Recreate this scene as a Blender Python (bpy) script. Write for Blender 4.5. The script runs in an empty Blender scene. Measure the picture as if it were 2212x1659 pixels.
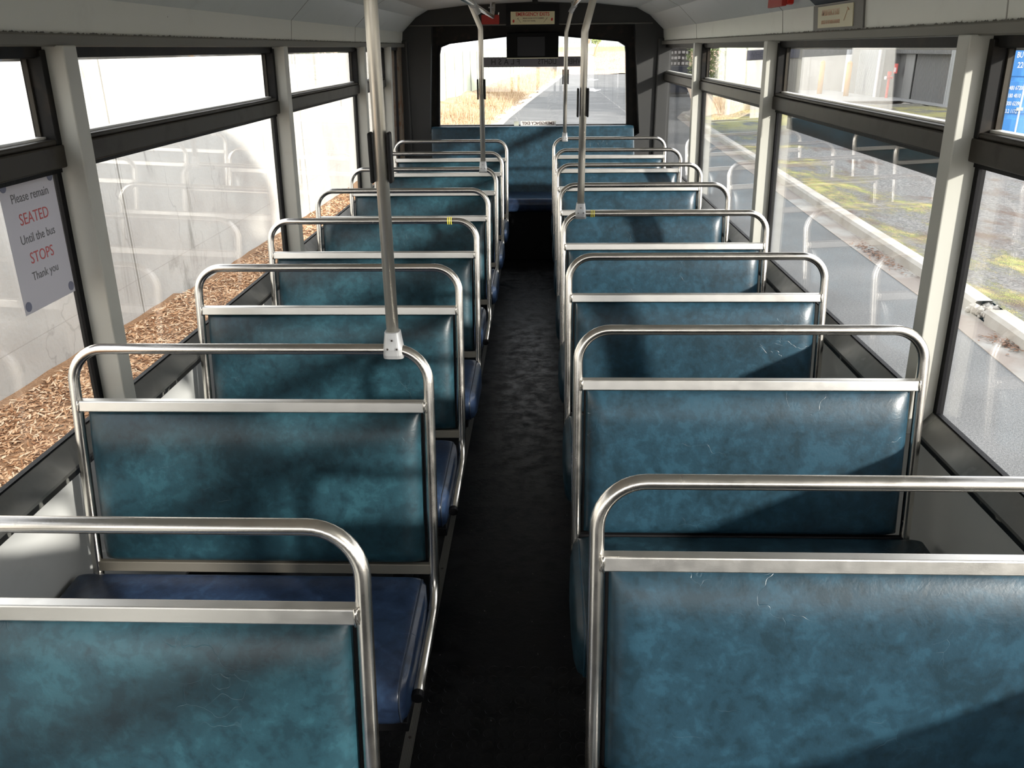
import bpy, bmesh, math, random
from mathutils import Vector, Matrix
C = bpy.context.scene.collection
sc = bpy.context.scene
PI = math.pi
random.seed(7)

# ------------------------------------------------------------------ camera
cam_d = bpy.data.cameras.new('camera'); cam = bpy.data.objects.new('camera', cam_d); C.objects.link(cam)
F_PX, PITCH, YAW, ROLL = 1787.49, 0.3857, -0.0379, -0.0113
cp, sp_, cy_, sy_ = math.cos(PITCH), math.sin(PITCH), math.cos(YAW), math.sin(YAW)
fw = Vector((sy_*cp, cy_*cp, -sp_)); rt = Vector((cy_, -sy_, 0)); up = rt.cross(fw)
rt2 = rt*math.cos(ROLL)+up*math.sin(ROLL); up2 = up*math.cos(ROLL)-rt*math.sin(ROLL)
M = Matrix((rt2, up2, -fw)).transposed().to_4x4(); M.translation = Vector((.0327, 0, 1.5984))
cam.matrix_world = M
cam_d.sensor_width = 36; cam_d.lens = F_PX/2212*36; cam_d.clip_start = .02; cam_d.clip_end = 500
sc.camera = cam

# ------------------------------------------------------------------ light
sc.view_settings.view_transform = 'Standard'; sc.view_settings.look = 'None'
sc.view_settings.gamma = 1; sc.view_settings.use_curve_mapping = False
sc.view_settings.exposure = 0.92
sc.cycles.max_bounces = 10; sc.cycles.transparent_max_bounces = 24
sun_d = bpy.data.lights.new('sun', 'SUN'); sun = bpy.data.objects.new('sun', sun_d); C.objects.link(sun)
sun_d.energy = 5.0; sun_d.angle = math.radians(2.6); sun_d.color = (1, .95, .87)
SUN = Vector((-1, .84, -.433)).normalized()
sun.rotation_euler = SUN.to_track_quat('-Z', 'Y').to_euler(); sun.location = (12, -12, 8)
w = bpy.data.worlds.new('sky'); sc.world = w; w.use_nodes = True
nt = w.node_tree; nt.nodes.clear()
wo = nt.nodes.new('ShaderNodeOutputWorld'); bg = nt.nodes.new('ShaderNodeBackground')
tc = nt.nodes.new('ShaderNodeTexCoord'); sx = nt.nodes.new('ShaderNodeSeparateXYZ'); rp = nt.nodes.new('ShaderNodeValToRGB')
rp.color_ramp.elements[0].position = 0.0; rp.color_ramp.elements[0].color = (1, .98, .95, 1)
rp.color_ramp.elements[1].position = .8; rp.color_ramp.elements[1].color = (.80, .85, .93, 1)
nt.links.new(tc.outputs['Generated'], sx.inputs[0]); nt.links.new(sx.outputs['Z'], rp.inputs[0])
nt.links.new(rp.outputs[0], bg.inputs[0]); nt.links.new(bg.outputs[0], wo.inputs[0]); bg.inputs[1].default_value = 1.8

# ------------------------------------------------------------------ materials
def mat(name, col, rough=.5, metal=0, spec=.5, noise=None, bump=None, coat=0, extra=None):
    """noise=(scale, [(pos,col),...]) colour mottling; bump=(scale,strength,dist)"""
    m = bpy.data.materials.new(name); m.use_nodes = True; n = m.node_tree.nodes; l = m.node_tree.links
    b = n['Principled BSDF']; b.inputs['Base Color'].default_value = (*col, 1); b.inputs['Roughness'].default_value = rough
    b.inputs['Metallic'].default_value = metal; b.inputs['Specular IOR Level'].default_value = spec
    b.inputs['Coat Weight'].default_value = coat
    g = n.new('ShaderNodeNewGeometry')
    if noise:
        t = n.new('ShaderNodeTexNoise'); t.inputs['Scale'].default_value = noise[0]; t.inputs['Detail'].default_value = 5
        r = n.new('ShaderNodeValToRGB'); e = r.color_ramp.elements
        while len(e) > 1: e.remove(e[-1])
        for i, (p_, c_) in enumerate(noise[1]):
            k = e[0] if i == 0 else e.new(p_)
            k.position = p_; k.color = (*c_, 1)
        l.new(g.outputs['Position'], t.inputs['Vector']); l.new(t.outputs['Fac'], r.inputs[0]); l.new(r.outputs[0], b.inputs['Base Color'])
    if bump:
        t = n.new('ShaderNodeTexNoise'); t.inputs['Scale'].default_value = bump[0]; t.inputs['Detail'].default_value = 4
        bp = n.new('ShaderNodeBump'); bp.inputs['Strength'].default_value = bump[1]; bp.inputs['Distance'].default_value = bump[2]
        l.new(g.outputs['Position'], t.inputs['Vector']); l.new(t.outputs['Fac'], bp.inputs['Height']); l.new(bp.outputs[0], b.inputs['Normal'])
    return m
def nodes(m): return m.node_tree.nodes, m.node_tree.links, m.node_tree.nodes['Principled BSDF']
def math_n(n, l, op, a, b=None, clamp=False):
    x = n.new('ShaderNodeMath'); x.operation = op; x.use_clamp = clamp
    for i, v in enumerate((a, b)):
        if v is None: continue
        if isinstance(v, (int, float)): x.inputs[i].default_value = v
        else: l.new(v, x.inputs[i])
    return x.outputs[0]
def mixc(n, l, fac, a, b):
    x = n.new('ShaderNodeMix'); x.data_type = 'RGBA'; l.new(fac, x.inputs[0])
    for i, v in ((6, a), (7, b)):
        if isinstance(v, tuple): x.inputs[i].default_value = (*v, 1)
        else: l.new(v, x.inputs[i])
    return x.outputs[2]
def noise_n(n, l, vec, scale, detail=3, rough=.5, dist=0):
    t = n.new('ShaderNodeTexNoise'); t.inputs['Scale'].default_value = scale; t.inputs['Detail'].default_value = detail
    t.inputs['Roughness'].default_value = rough; t.inputs['Distortion'].default_value = dist
    l.new(vec, t.inputs['Vector']); return t.outputs['Fac']
def smooth(n, l, v, a, b):
    x = n.new('ShaderNodeMapRange'); x.interpolation_type = 'SMOOTHSTEP'; x.inputs[1].default_value = a; x.inputs[2].default_value = b
    l.new(v, x.inputs[0]); return x.outputs[0]

def vinyl(name, dark, mid, light, rough=.34):
    m = mat(name, mid, rough, 0, .45); n, l, b = nodes(m)
    g = n.new('ShaderNodeNewGeometry').outputs['Position']
    a = noise_n(n, l, g, 12, 6, .62, .6); c = noise_n(n, l, g, 40, 5, .65, .3)
    s = math_n(n, l, 'ADD', math_n(n, l, 'MULTIPLY', a, .55), math_n(n, l, 'MULTIPLY', c, .45))
    c1 = mixc(n, l, smooth(n, l, s, .40, .50), dark, mid)
    c2 = mixc(n, l, smooth(n, l, s, .5, .60), c1, light)
    # pale scratches and creases worn into the vinyl
    v = n.new('ShaderNodeTexVoronoi'); v.feature = 'DISTANCE_TO_EDGE'; v.inputs['Scale'].default_value = 9
    mp = n.new('ShaderNodeMapping'); l.new(g, mp.inputs[0]); mp.inputs['Scale'].default_value = (1, .4, 1.8)
    wv = n.new('ShaderNodeVectorMath'); wv.operation = 'ADD'; wn = n.new('ShaderNodeTexNoise'); wn.inputs['Scale'].default_value = 16
    l.new(g, wn.inputs['Vector']); sc_ = n.new('ShaderNodeVectorMath'); sc_.operation = 'SCALE'; sc_.inputs[3].default_value = .12
    l.new(wn.outputs['Color'], sc_.inputs[0]); l.new(mp.outputs[0], wv.inputs[0]); l.new(sc_.outputs[0], wv.inputs[1]); l.new(wv.outputs[0], v.inputs['Vector'])
    ln = math_n(n, l, 'SUBTRACT', 1, smooth(n, l, v.outputs['Distance'], 0, .010))
    gate = smooth(n, l, noise_n(n, l, g, 5.5, 2), .56, .66)
    cr = math_n(n, l, 'MULTIPLY', ln, gate)
    c3 = mixc(n, l, math_n(n, l, 'MULTIPLY', cr, .10), c2, tuple(min(1, x*2.2+.05) for x in light))
    l.new(c3, b.inputs['Base Color'])
    f1 = noise_n(n, l, g, 170, 3); f2 = noise_n(n, l, g, 22, 4, .6, 1.2)
    h = math_n(n, l, 'ADD', math_n(n, l, 'MULTIPLY', f1, .25), math_n(n, l, 'MULTIPLY', f2, .6))
    h = math_n(n, l, 'SUBTRACT', h, math_n(n, l, 'MULTIPLY', cr, .5))
    bp = n.new('ShaderNodeBump'); bp.inputs['Strength'].default_value = .34; bp.inputs['Distance'].default_value = .002
    l.new(h, bp.inputs['Height']); l.new(bp.outputs[0], b.inputs['Normal'])
    return m
V_TEAL = vinyl('teal vinyl', (.009, .026, .038), (.0125, .037, .056), (.0175, .053, .080))
V_TEAL_LEFT = vinyl('left back teal vinyl', (.009, .027, .037), (.0125, .040, .054), (.018, .058, .076))  # same teal vinyl, greener look from the viewing angle put into its colour
V_BLUE = vinyl('navy vinyl', (.014, .024, .050), (.019, .034, .072), (.026, .05, .10), .3)
V_DTEAL = vinyl('dark teal vinyl', (.006, .016, .022), (.009, .024, .034), (.013, .036, .05), .38)
M_SEAM = mat('thread', (.02, .03, .05), .6)

def steel(name, col, rough):
    m = mat(name, col, rough, 1, .5); n, l, b = nodes(m)
    g = n.new('ShaderNodeNewGeometry').outputs['Position']
    a = noise_n(n, l, g, 38, 4); r = math_n(n, l, 'ADD', math_n(n, l, 'MULTIPLY', a, .16), rough-.08)
    l.new(r, b.inputs['Roughness'])
    bp = n.new('ShaderNodeBump'); bp.inputs['Strength'].default_value = .12; bp.inputs['Distance'].default_value = .0005
    l.new(noise_n(n, l, g, 420, 2), bp.inputs['Height']); l.new(bp.outputs[0], b.inputs['Normal'])
    return m
M_STEEL = steel('brushed steel', (.68, .65, .60), .24)
M_POLE = steel('satin steel pole', (.72, .69, .62), .34); M_POLE.node_tree.nodes['Principled BSDF'].inputs['Metallic'].default_value = .8
M_BAR = steel('flat steel bar', (.66, .645, .61), .36)
M_CAST = mat('cast aluminium', (.44, .45, .46), .42, .55, .5, bump=(300, .1, .0004))
M_ALU = mat('ribbed aluminium', (.16, .155, .14), .4, .8)
M_DIM = mat('dull steel strip', (.26, .24, .2), .45, .7)
M_BLACK = mat('black rubber', (.007, .007, .008), .5, 0, .2)
M_SCREW = mat('screw recess', (.05, .04, .035), .5, .6)
M_YELLOW = mat('yellow rubber', (.85, .75, .10), .5)
def dirty(name, col, dirt, rough=.5, metal=0, lo=.52, hi=.66):
    return mat(name, col, rough, 0, .18, noise=(14, [(0, col), (lo, col), (hi, dirt), (1, dirt)]), bump=(60, .15, .001))
M_FRAME = dirty('dark anodised frame', (.005, .005, .005), (.018, .014, .010), .5, .3)
M_GASKET = mat('black gasket', (.005, .005, .006), .5, 0, .12, bump=(90, .4, .002))
M_RAIL = dirty('brown grey window rail', (.034, .030, .023), (.022, .017, .012), .42, .3)
M_SLIDER = mat('bright slider track', (.75, .74, .7), .35, .5)

def paint(name, col, rough=.35, dirt=(.25, .23, .2)):
    m = mat(name, col, rough, 0, .5); n, l, b = nodes(m)
    g = n.new('ShaderNodeNewGeometry').outputs['Position']
    f = smooth(n, l, noise_n(n, l, g, 7, 5, .6), .55, .8)
    c = mixc(n, l, math_n(n, l, 'MULTIPLY', f, .18), col, dirt)
    v = n.new('ShaderNodeTexVoronoi'); v.inputs['Scale'].default_value = 9; l.new(g, v.inputs['Vector'])
    sp2 = math_n(n, l, 'SUBTRACT', 1, smooth(n, l, v.outputs['Distance'], .015, .03))
    c = mixc(n, l, math_n(n, l, 'MULTIPLY', sp2, .7), c, (.05, .04, .035))
    l.new(c, b.inputs['Base Color'])
    bp = n.new('ShaderNodeBump'); bp.inputs['Strength'].default_value = .10; bp.inputs['Distance'].default_value = .02
    l.new(noise_n(n, l, g, 5, 2), bp.inputs['Height']); l.new(bp.outputs[0], b.inputs['Normal'])
    return m
M_CEIL = paint('cream laminate ceiling', (.66, .68, .66), .33)
M_PANEL = paint('grey laminate wall', (.50, .51, .50), .3)
M_POST = paint('grey white painted post', (.42, .42, .38), .4, (.22, .12, .05))
M_REAR = mat('charcoal vinyl lining', (.028, .029, .029), .5, 0, .3, noise=(3, [(0, (.024, .025, .025)), (1, (.04, .04, .039))]), bump=(220, .3, .001))
M_REARF = dirty('dark brown rear frame', (.014, .012, .010), (.03, .024, .018), .5)
# white fascia whose lower edge is worn through to grey with a ragged border
M_FASC = paint('worn white fascia', (.60, .61, .56), .38)
def worn():
    n, l, b = nodes(M_FASC); g = n.new('ShaderNodeNewGeometry').outputs['Position']
    s = n.new('ShaderNodeSeparateXYZ'); l.new(g, s.inputs[0])
    mp = n.new('ShaderNodeMapping'); mp.inputs['Scale'].default_value = (1, 1, .25); l.new(g, mp.inputs[0])
    a = math_n(n, l, 'MULTIPLY', math_n(n, l, 'SUBTRACT', noise_n(n, l, mp.outputs[0], 60, 4, .7), .5), .022)
    h = math_n(n, l, 'ADD', s.outputs['Z'], a)
    f = math_n(n, l, 'LESS_THAN', h, 1.642)
    old = b.inputs['Base Color'].links[0].from_socket
    edge = smooth(n, l, noise_n(n, l, g, 25, 4), .4, .7)
    grey = mixc(n, l, edge, (.13, .125, .105), (.055, .048, .036))
    l.new(mixc(n, l, f, old, grey), b.inputs['Base Color'])
worn()
# floor rubber, raised coin studs near the front and scuffed aisle
M_FLOOR = mat('black rubber floor', (.003, .003, .0035), .5, 0, .16)
def floor_nodes():
    n, l, b = nodes(M_FLOOR); g = n.new('ShaderNodeNewGeometry').outputs['Position']
    s = n.new('ShaderNodeSeparateXYZ'); l.new(g, s.inputs[0])
    def cell(o, off):
        return math_n(n, l, 'SUBTRACT', math_n(n, l, 'FRACT', math_n(n, l, 'ADD', math_n(n, l, 'MULTIPLY', o, 26), off)), .5)
    x = cell(s.outputs['X'], 0); y = cell(s.outputs['Y'], 0)
    r = math_n(n, l, 'SQRT', math_n(n, l, 'ADD', math_n(n, l, 'MULTIPLY', x, x), math_n(n, l, 'MULTIPLY', y, y)))
    disc = math_n(n, l, 'SUBTRACT', 1, smooth(n, l, r, .34, .40))
    front = math_n(n, l, 'LESS_THAN', s.outputs['Y'], 1.85)
    h = math_n(n, l, 'MULTIPLY', disc, front)
    wear = smooth(n, l, noise_n(n, l, g, 14, 6, .7), .35, .7)
    vo = n.new('ShaderNodeTexNoise'); vo.inputs['Scale'].default_value = 90; vo.inputs['Detail'].default_value = 2; l.new(g, vo.inputs['Vector'])
    spk = math_n(n, l, 'GREATER_THAN', vo.outputs['Fac'], .745)
    col = mixc(n, l, wear, (.0018, .0018, .002), (.0045, .0045, .005))
    l.new(mixc(n, l, math_n(n, l, 'MULTIPLY', spk, .25), col, (.35, .34, .32)), b.inputs['Base Color'])
    l.new(math_n(n, l, 'ADD', math_n(n, l, 'MULTIPLY', wear, .25), .32), b.inputs['Roughness'])
    bp = n.new('ShaderNodeBump'); bp.inputs['Strength'].default_value = .6; bp.inputs['Distance'].default_value = .0015
    hh = math_n(n, l, 'ADD', h, math_n(n, l, 'MULTIPLY', wear, .6)); l.new(hh, bp.inputs['Height']); l.new(bp.outputs[0], b.inputs['Normal'])
floor_nodes()
# sill trim worn at its inner edge
M_SILL = mat('black aluminium sill', (.13, .13, .125), .36, .4, .5, noise=(12, [(0, (.12, .12, .115)), (.5, (.17, .17, .16)), (.66, (.13, .13, .12)), (.75, (.24, .24, .23)), (1, (.3, .3, .28))]), bump=(40, .1, .001))
M_LIP = mat('chipped black lip', (.008, .008, .008), .4, 0, .5, noise=(26, [(0, (.008, .008, .008)), (.60, (.010, .010, .010)), (.66, (.22, .22, .2)), (1, (.25, .25, .22))]))

def glass(name, tint=.93, boost=1.0):
    m = bpy.data.materials.new(name); m.use_nodes = True; n = m.node_tree.nodes; l = m.node_tree.links; n.clear()
    o = n.new('ShaderNodeOutputMaterial'); t = n.new('ShaderNodeBsdfTransparent'); g = n.new('ShaderNodeBsdfGlossy'); x = n.new('ShaderNodeMixShader')
    # Schlick reflectance of each glass face, the same from both sides
    ge = n.new('ShaderNodeNewGeometry'); dp = n.new('ShaderNodeVectorMath'); dp.operation = 'DOT_PRODUCT'
    l.new(ge.outputs['Incoming'], dp.inputs[0]); l.new(ge.outputs['Normal'], dp.inputs[1])
    pw = math_n(n, l, 'POWER', math_n(n, l, 'SUBTRACT', 1, math_n(n, l, 'ABSOLUTE', dp.outputs['Value']), True), 5)
    kk = math_n(n, l, 'ADD', math_n(n, l, 'MULTIPLY', pw, .957), .043)
    t.inputs[0].default_value = (tint, tint, tint*.995, 1); g.inputs['Roughness'].default_value = 0; g.inputs['Color'].default_value = (1, 1, 1, 1)
    l.new(kk, x.inputs[0]); l.new(t.outputs[0], x.inputs[1]); l.new(g.outputs[0], x.inputs[2]); l.new(x.outputs[0], o.inputs[0])
    return m
M_GLASS = glass('window glass', .96)

# ------------------------------------------------------------------ mesh helpers
def link(name, bm_or_me, m, parent=None, sm=False, bev=0, seg=2):
    if isinstance(bm_or_me, bmesh.types.BMesh):
        me = bpy.data.meshes.new(name); bmesh.ops.recalc_face_normals(bm_or_me, faces=bm_or_me.faces[:]); bm_or_me.to_mesh(me); bm_or_me.free()
    else: me = bm_or_me
    for x in (m if isinstance(m, (list, tuple)) else [m]): me.materials.append(x)
    o = bpy.data.objects.new(name, me); C.objects.link(o)
    if parent: o.parent = parent
    if sm:
        for p in me.polygons: p.use_smooth = True
    if bev:
        b = o.modifiers.new('bevel', 'BEVEL'); b.width = bev; b.segments = seg; b.limit_method = 'ANGLE'; b.angle_limit = math.radians(40)
    return o
def tag(o, label, cat, group=None, kind=None):
    o['label'] = label; o['category'] = cat
    if group: o['group'] = group
    if kind: o['kind'] = kind
    return o
def empty(name, loc, label=None, cat=None, group=None):
    o = bpy.data.objects.new(name, None); C.objects.link(o); o.location = loc; o.empty_display_size = .05
    if label: tag(o, label, cat, group)
    return o
def struct(o, label, cat='structure'):
    o['kind'] = 'structure'; o['label'] = label; o['category'] = cat; return o
def BM(): return bmesh.new()
def hexa(bm, p):
    """p: 8 points, bottom 4 ccw then top 4"""
    v = [bm.verts.new(q) for q in p]
    for f in ((3, 2, 1, 0), (4, 5, 6, 7), (0, 1, 5, 4), (1, 2, 6, 5), (2, 3, 7, 6), (3, 0, 4, 7)): bm.faces.new([v[i] for i in f])
def box(bm, x0, x1, y0, y1, z0, z1):
    hexa(bm, [(x0, y0, z0), (x1, y0, z0), (x1, y1, z0), (x0, y1, z0), (x0, y0, z1), (x1, y0, z1), (x1, y1, z1), (x0, y1, z1)])
def fillet(pts, rad, n=8):
    """round interior corners of a polyline"""
    pts = [Vector(p) for p in pts]; out = [pts[0]]
    rads = rad if isinstance(rad, (list, tuple)) else [rad]*(len(pts)-2)
    for i in range(1, len(pts)-1):
        a, b, c = pts[i-1], pts[i], pts[i+1]; u = (a-b).normalized(); v = (c-b).normalized()
        ang = u.angle(v); d = rads[i-1]/math.tan(ang/2); cen = b+(u+v).normalized()*(rads[i-1]/math.sin(ang/2))
        s = b+u*d-cen; e = b+v*d-cen; tot = s.angle(e); ax = s.cross(e).normalized()
        for k in range(n+1): out.append(cen+Matrix.Rotation(tot*k/n, 3, ax) @ s)
    out.append(pts[-1]); return out
def sweep(bm, path, r, seg=14, cap=True, prof=None):
    path = [Vector(p) for p in path]; N = len(path); rings = []
    t0 = (path[1]-path[0]).normalized(); nrm = t0.orthogonal().normalized()
    if prof: nrm = Vector((0, 0, 1)) if abs(t0.z) < .9 else Vector((1, 0, 0)); nrm = (nrm-t0*nrm.dot(t0)).normalized()
    prev = t0
    for i, p in enumerate(path):
        t = (path[min(i+1, N-1)]-path[max(i-1, 0)]).normalized()
        q = prev.rotation_difference(t); nrm = (q @ nrm); nrm = (nrm-t*nrm.dot(t)).normalized(); prev = t; bi = t.cross(nrm)
        rr = r[i] if isinstance(r, list) else r
        if prof: ring = [bm.verts.new(p+nrm*a+bi*b) for a, b in prof]
        else: ring = [bm.verts.new(p+nrm*(rr*math.cos(2*PI*k/seg))+bi*(rr*math.sin(2*PI*k/seg))) for k in range(seg)]
        rings.append(ring)
    K = len(rings[0])
    for a, b in zip(rings, rings[1:]):
        for k in range(K): bm.faces.new((a[k], a[(k+1) % K], b[(k+1) % K], b[k]))
    if cap: bm.faces.new(rings[0][::-1]); bm.faces.new(rings[-1])
def cyl(bm, a, b, r, seg=16): sweep(bm, [a, b], r, seg)
def prism(bm, poly, axis, a, b):
    """extrude 2D polygon along axis ('x','y','z') from a to b"""
    def P(q, t): return {'x': (t, q[0], q[1]), 'y': (q[0], t, q[1]), 'z': (q[0], q[1], t)}[axis]
    A = [bm.verts.new(P(q, a)) for q in poly]; B = [bm.verts.new(P(q, b)) for q in poly]; n = len(poly)
    bm.faces.new(A[::-1]); bm.faces.new(B)
    for i in range(n): bm.faces.new((A[i], A[(i+1) % n], B[(i+1) % n], B[i]))
def disc(bm, c, nrm, r, th, seg=20):
    c = Vector(c); n = Vector(nrm).normalized(); cyl(bm, c, c+n*th, r, seg)
def text_mesh(s, size, extrude=.0004, align='CENTER', space=1, bold=0):
    cu = bpy.data.curves.new('lettering', 'FONT'); cu.body = s; cu.size = size; cu.extrude = extrude; cu.align_x = align; cu.align_y = 'CENTER'
    cu.space_character = space; cu.offset = bold; cu.resolution_u = 3
    o = bpy.data.objects.new('lettering', cu); C.objects.link(o); dg = bpy.context.evaluated_depsgraph_get(); dg.update()
    me = bpy.data.meshes.new_from_object(o.evaluated_get(dg)); C.objects.unlink(o); bpy.data.objects.remove(o)
    me.materials.clear(); return me
def place_text(s, size, origin, xdir, updir, m, parent, sx=1, mirror=False, bold=0, name='lettering', space=1, ex=.0004):
    me = text_mesh(s, size, ex, space=space, bold=bold); X = Vector(xdir).normalized(); U = Vector(updir).normalized(); N = X.cross(U)
    if mirror: N = -N
    R_ = Matrix((X*sx*(-1 if mirror else 1), U, N)).transposed().to_4x4(); R_.translation = Vector(origin)
    me.transform(R_)
    if mirror: me.flip_normals()
    return link(name, me, m, parent)

# ------------------------------------------------------------------ bus shell
TL = math.tan(math.radians(1.3))
X0 = {1: 1.037, -1: -1.125}
def xw(side, z, off=0): return X0[side]-side*TL*(z-.8)-side*off     # off>0 = inwards
Y_FRONT, Y_REAR = -1.75, 7.10
def wbox(bm, side, o0, o1, y0, y1, z0, z1):
    """box following the leaning wall between inward offsets o0<o1"""
    p = []
    for z in (z0, z1):
        for o, y in ((o0, y0), (o1, y0), (o1, y1), (o0, y1)): p.append((xw(side, z, o), y, z))
    hexa(bm, p)
POSTS = {1: [-1.42, .28, 2.0, 3.735, 5.475, 7.16], -1: [-1.42, .28, 2.005, 3.725, 5.40, 6.325]}
names = {1: 'right', -1: 'left'}
for side in (1, -1):
    nm = names[side]
    bm = BM(); wbox(bm, side, .0, .012, Y_FRONT, 7.3, 0.02, .70)
    wall = link('wall_'+nm, bm, M_PANEL); struct(wall, f'pale grey laminate side wall below the {nm} windows', 'wall')
    bm = BM(); wbox(bm, side, -.05, -.002, Y_FRONT, 7.32, -.45, .655); link('outer_panel', bm, mat('white bus body '+nm, (.7, .7, .68), .4), wall)
    # sill trim: sloping grey top and black lip
    bm = BM()
    poly = [(xw(side, .728, -.01), .728), (xw(side, .722, .006), .722), (xw(side, .676, .043), .676), (xw(side, .668, .043), .668), (xw(side, .668, -.01), .668)]
    prism(bm, poly, 'y', Y_FRONT, 7.1)
    tr = link('trim_1' if side == 1 else 'trim_2', bm, M_SILL); struct(tr, f'worn dark metal sill trim along the {nm} windows', 'trim')
    bm = BM(); wbox(bm, side, .010, .036, Y_FRONT, 7.1, .648, .668); link('lip', bm, M_LIP, tr)
    # dark header gap above the windows and the fascia
    bm = BM(); wbox(bm, side, -.05, .012, Y_FRONT, 7.1, 1.590, 1.66); link('header', bm, M_FRAME, wall)
    bm = BM()
    for y in POSTS[side]:
        p0, p1 = y-.03, y+.028
        # main pilaster, slightly hollow front with rounded inner edge
        q = BM(); q.free()
        wbox(bm, side, -.006, .062, p0, p1, .66, 1.615)
    link('pillar', bm, M_POST, wall, bev=.003)
    bm = BM()
    for y in POSTS[side]: wbox(bm, side, -.022, -.005, y-.031, y+.030, .66, 1.615)
    wbox(bm, side, -.018, -.006, Y_FRONT, 7.2, .66, .7205)
    link('outer_pillar_cover', bm, M_GASKET, wall)
    bm = BM(); wbox(bm, side, .012, .046, Y_FRONT, 7.1, 1.612, 1.640); link('gutter_strip', bm, mat('grey ledge '+nm, (.11, .105, .085), .45), wall, bev=.004)

# windows between posts
def window(side, k, y0, y1, single=False):
    e = empty(f'window_{k}', (xw(side, .7), (y0+y1)/2, .7)); e['kind'] = 'structure'
    e['label'] = f'{names[side]} side bus window pane pair number {k} from the front'; e['category'] = 'window'
    def part(name, fn, m, bev=0):
        bm = BM(); fn(bm); bm.transform(Matrix.Translation(-e.location)); return link(name, bm, m, e, bev=bev)
    a, b = y0+.028, y1-.03
    zt = 1.596; zb = .722
    if single:
        part('pane', lambda bm: wbox(bm, side, -.004, .0, a, b, zb, zt), M_GLASS)
        def fr(bm):
            wbox(bm, side, -.012, .008, a, a+.012, zb, zt); wbox(bm, side, -.012, .008, b-.015, b, zb, zt)
        part('gasket', fr, M_GASKET); return e
    part('lower_pane', lambda bm: wbox(bm, side, -.004, .0, a, b, zb, 1.36), M_GLASS)
    part('upper_pane', lambda bm: wbox(bm, side, -.016, -.012, a, b, 1.40, zt), M_GLASS)
    def gk(bm):
        wbox(bm, side, -.01, .008, a, a+.014, zb, 1.36); wbox(bm, side, -.008, .004, b-.019, b, zb, 1.36); wbox(bm, side, -.01, .008, a, b, 1.336, 1.35)
        wbox(bm, side, -.01, .004, a, b, zb-.004, zb+.006)
    part('gasket', gk, M_GASKET)
    def jb(bm):
        wbox(bm, side, -.03, .02, b-.022, b, 1.40, zt+.01); wbox(bm, side, -.03, .004, a, a+.03, 1.40, zt); wbox(bm, side, -.03, .006, a, b, zt-.008, zt+.015)
    part('upper_frame', jb, M_FRAME, .002)
    def rl(bm):
        wbox(bm, side, -.03, .024, a, b, 1.348, 1.400); wbox(bm, side, -.03, .018, a, b, 1.400, 1.413)
    part('mid_rail', rl, M_RAIL, .004)
    part('slider_track', lambda bm: wbox(bm, side, -.028, -.004, a+.03, b-.022, 1.412, 1.419), M_SLIDER)
    part('slider_edge', lambda bm: wbox(bm, side, -.022, -.012, b-.028, b-.022, 1.42, zt-.01), M_RAIL)
    return e
k = 1
for side in (-1, 1):
    P_ = POSTS[side]
    for i in range(len(P_)-1): window(side, k, P_[i], P_[i+1]); k += 1
window(-1, k, 6.325, 6.93, True)
bm = BM(); wbox(bm, -1, -.05, .02, 6.915, 7.12, .66, 1.62); o = link('trim_3', bm, dirty('rusty brown corner post', (.16, .13, .10), (.12, .06, .03), .5), bev=.004); struct(o, 'brownish corner post beside the rear left window', 'trim')

# ceiling: fascia, sloping panel, crown
def xr_(z, side, xs): return xs
prof_r = [(.992, 1.640), (.984, 1.724), (.873, 1.827), (.767, 1.881), (.45, 1.915), (.0, 1.93)]
prof_l = [(-1.082, 1.640), (-1.074, 1.722), (-.963, 1.828), (-.866, 1.880), (-.55, 1.913), (-.044, 1.93)]
def strip(bm, prof, th, y0=Y_FRONT, y1=7.12):
    inner = prof; outer = []
    for i, p in enumerate(prof):
        a = Vector(prof[max(i-1, 0)]); b = Vector(prof[min(i+1, len(prof)-1)]); d = (b-a).normalized(); n_ = Vector((d.y, -d.x))
        if n_.y < 0 or (abs(n_.y) < .2 and n_.x*(p[0]) < 0): n_ = -n_
        outer.append((p[0]+n_.x*th, p[1]+n_.y*th))
    for i in range(len(prof)-1):
        q = [inner[i], inner[i+1], outer[i+1], outer[i]]
        prism(bm, q, 'y', y0, y1)
bm = BM(); strip(bm, prof_r[2:], .02); strip(bm, prof_l[2:], .02)
ceil = link('ceiling', bm, M_CEIL); struct(ceil, 'pale cream laminate bus ceiling', 'ceiling')
for side, pr in ((1, prof_r), (-1, prof_l)):
    bm = BM(); strip(bm, pr[0:2], .012); link('fascia', bm, M_FASC, ceil)
    bm = BM(); strip(bm, pr[1:3], .012); link('cove_panel', bm, M_CEIL, ceil)
    # raised joint strips across the panels
    bm = BM()
    for y in ((1.35, 3.95, 5.3) if side == -1 else (1.9, 3.62, 5.6)):
        for i in range(0, 3):
            a, b = pr[i], pr[i+1]
            hexa(bm, [(a[0]-side*.001, y, a[1]-.0008), (b[0]-side*.001, y, b[1]-.0008), (b[0]-side*.001, y+.004, b[1]-.0008), (a[0]-side*.001, y+.004, a[1]-.0008),
                      (a[0], y, a[1]), (b[0], y, b[1]), (b[0], y+.004, b[1]), (a[0], y+.004, a[1])])
    link('joint', bm, mat('joint shade '+names[side], (.30, .29, .26), .5), ceil)
# outer roof skin
bm = BM(); ro = [(-1.17, 1.60), (-1.16, 1.80), (-1.10, 1.92), (-.95, 2.0), (-.5, 2.05), (-.04, 2.06), (.42, 2.05), (.86, 2.0), (1.02, 1.92), (1.08, 1.80), (1.085, 1.60)]
ri = [(x*.985+(-.04)*.015, z-.018) for x, z in ro]
for i in range(len(ro)-1): prism(bm, [ro[i], ro[i+1], ri[i+1], ri[i]], 'y', Y_FRONT-.03, 7.34)
link('outer_roof', bm, mat('white roof skin', (.75, .75, .73), .4), ceil)
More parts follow.
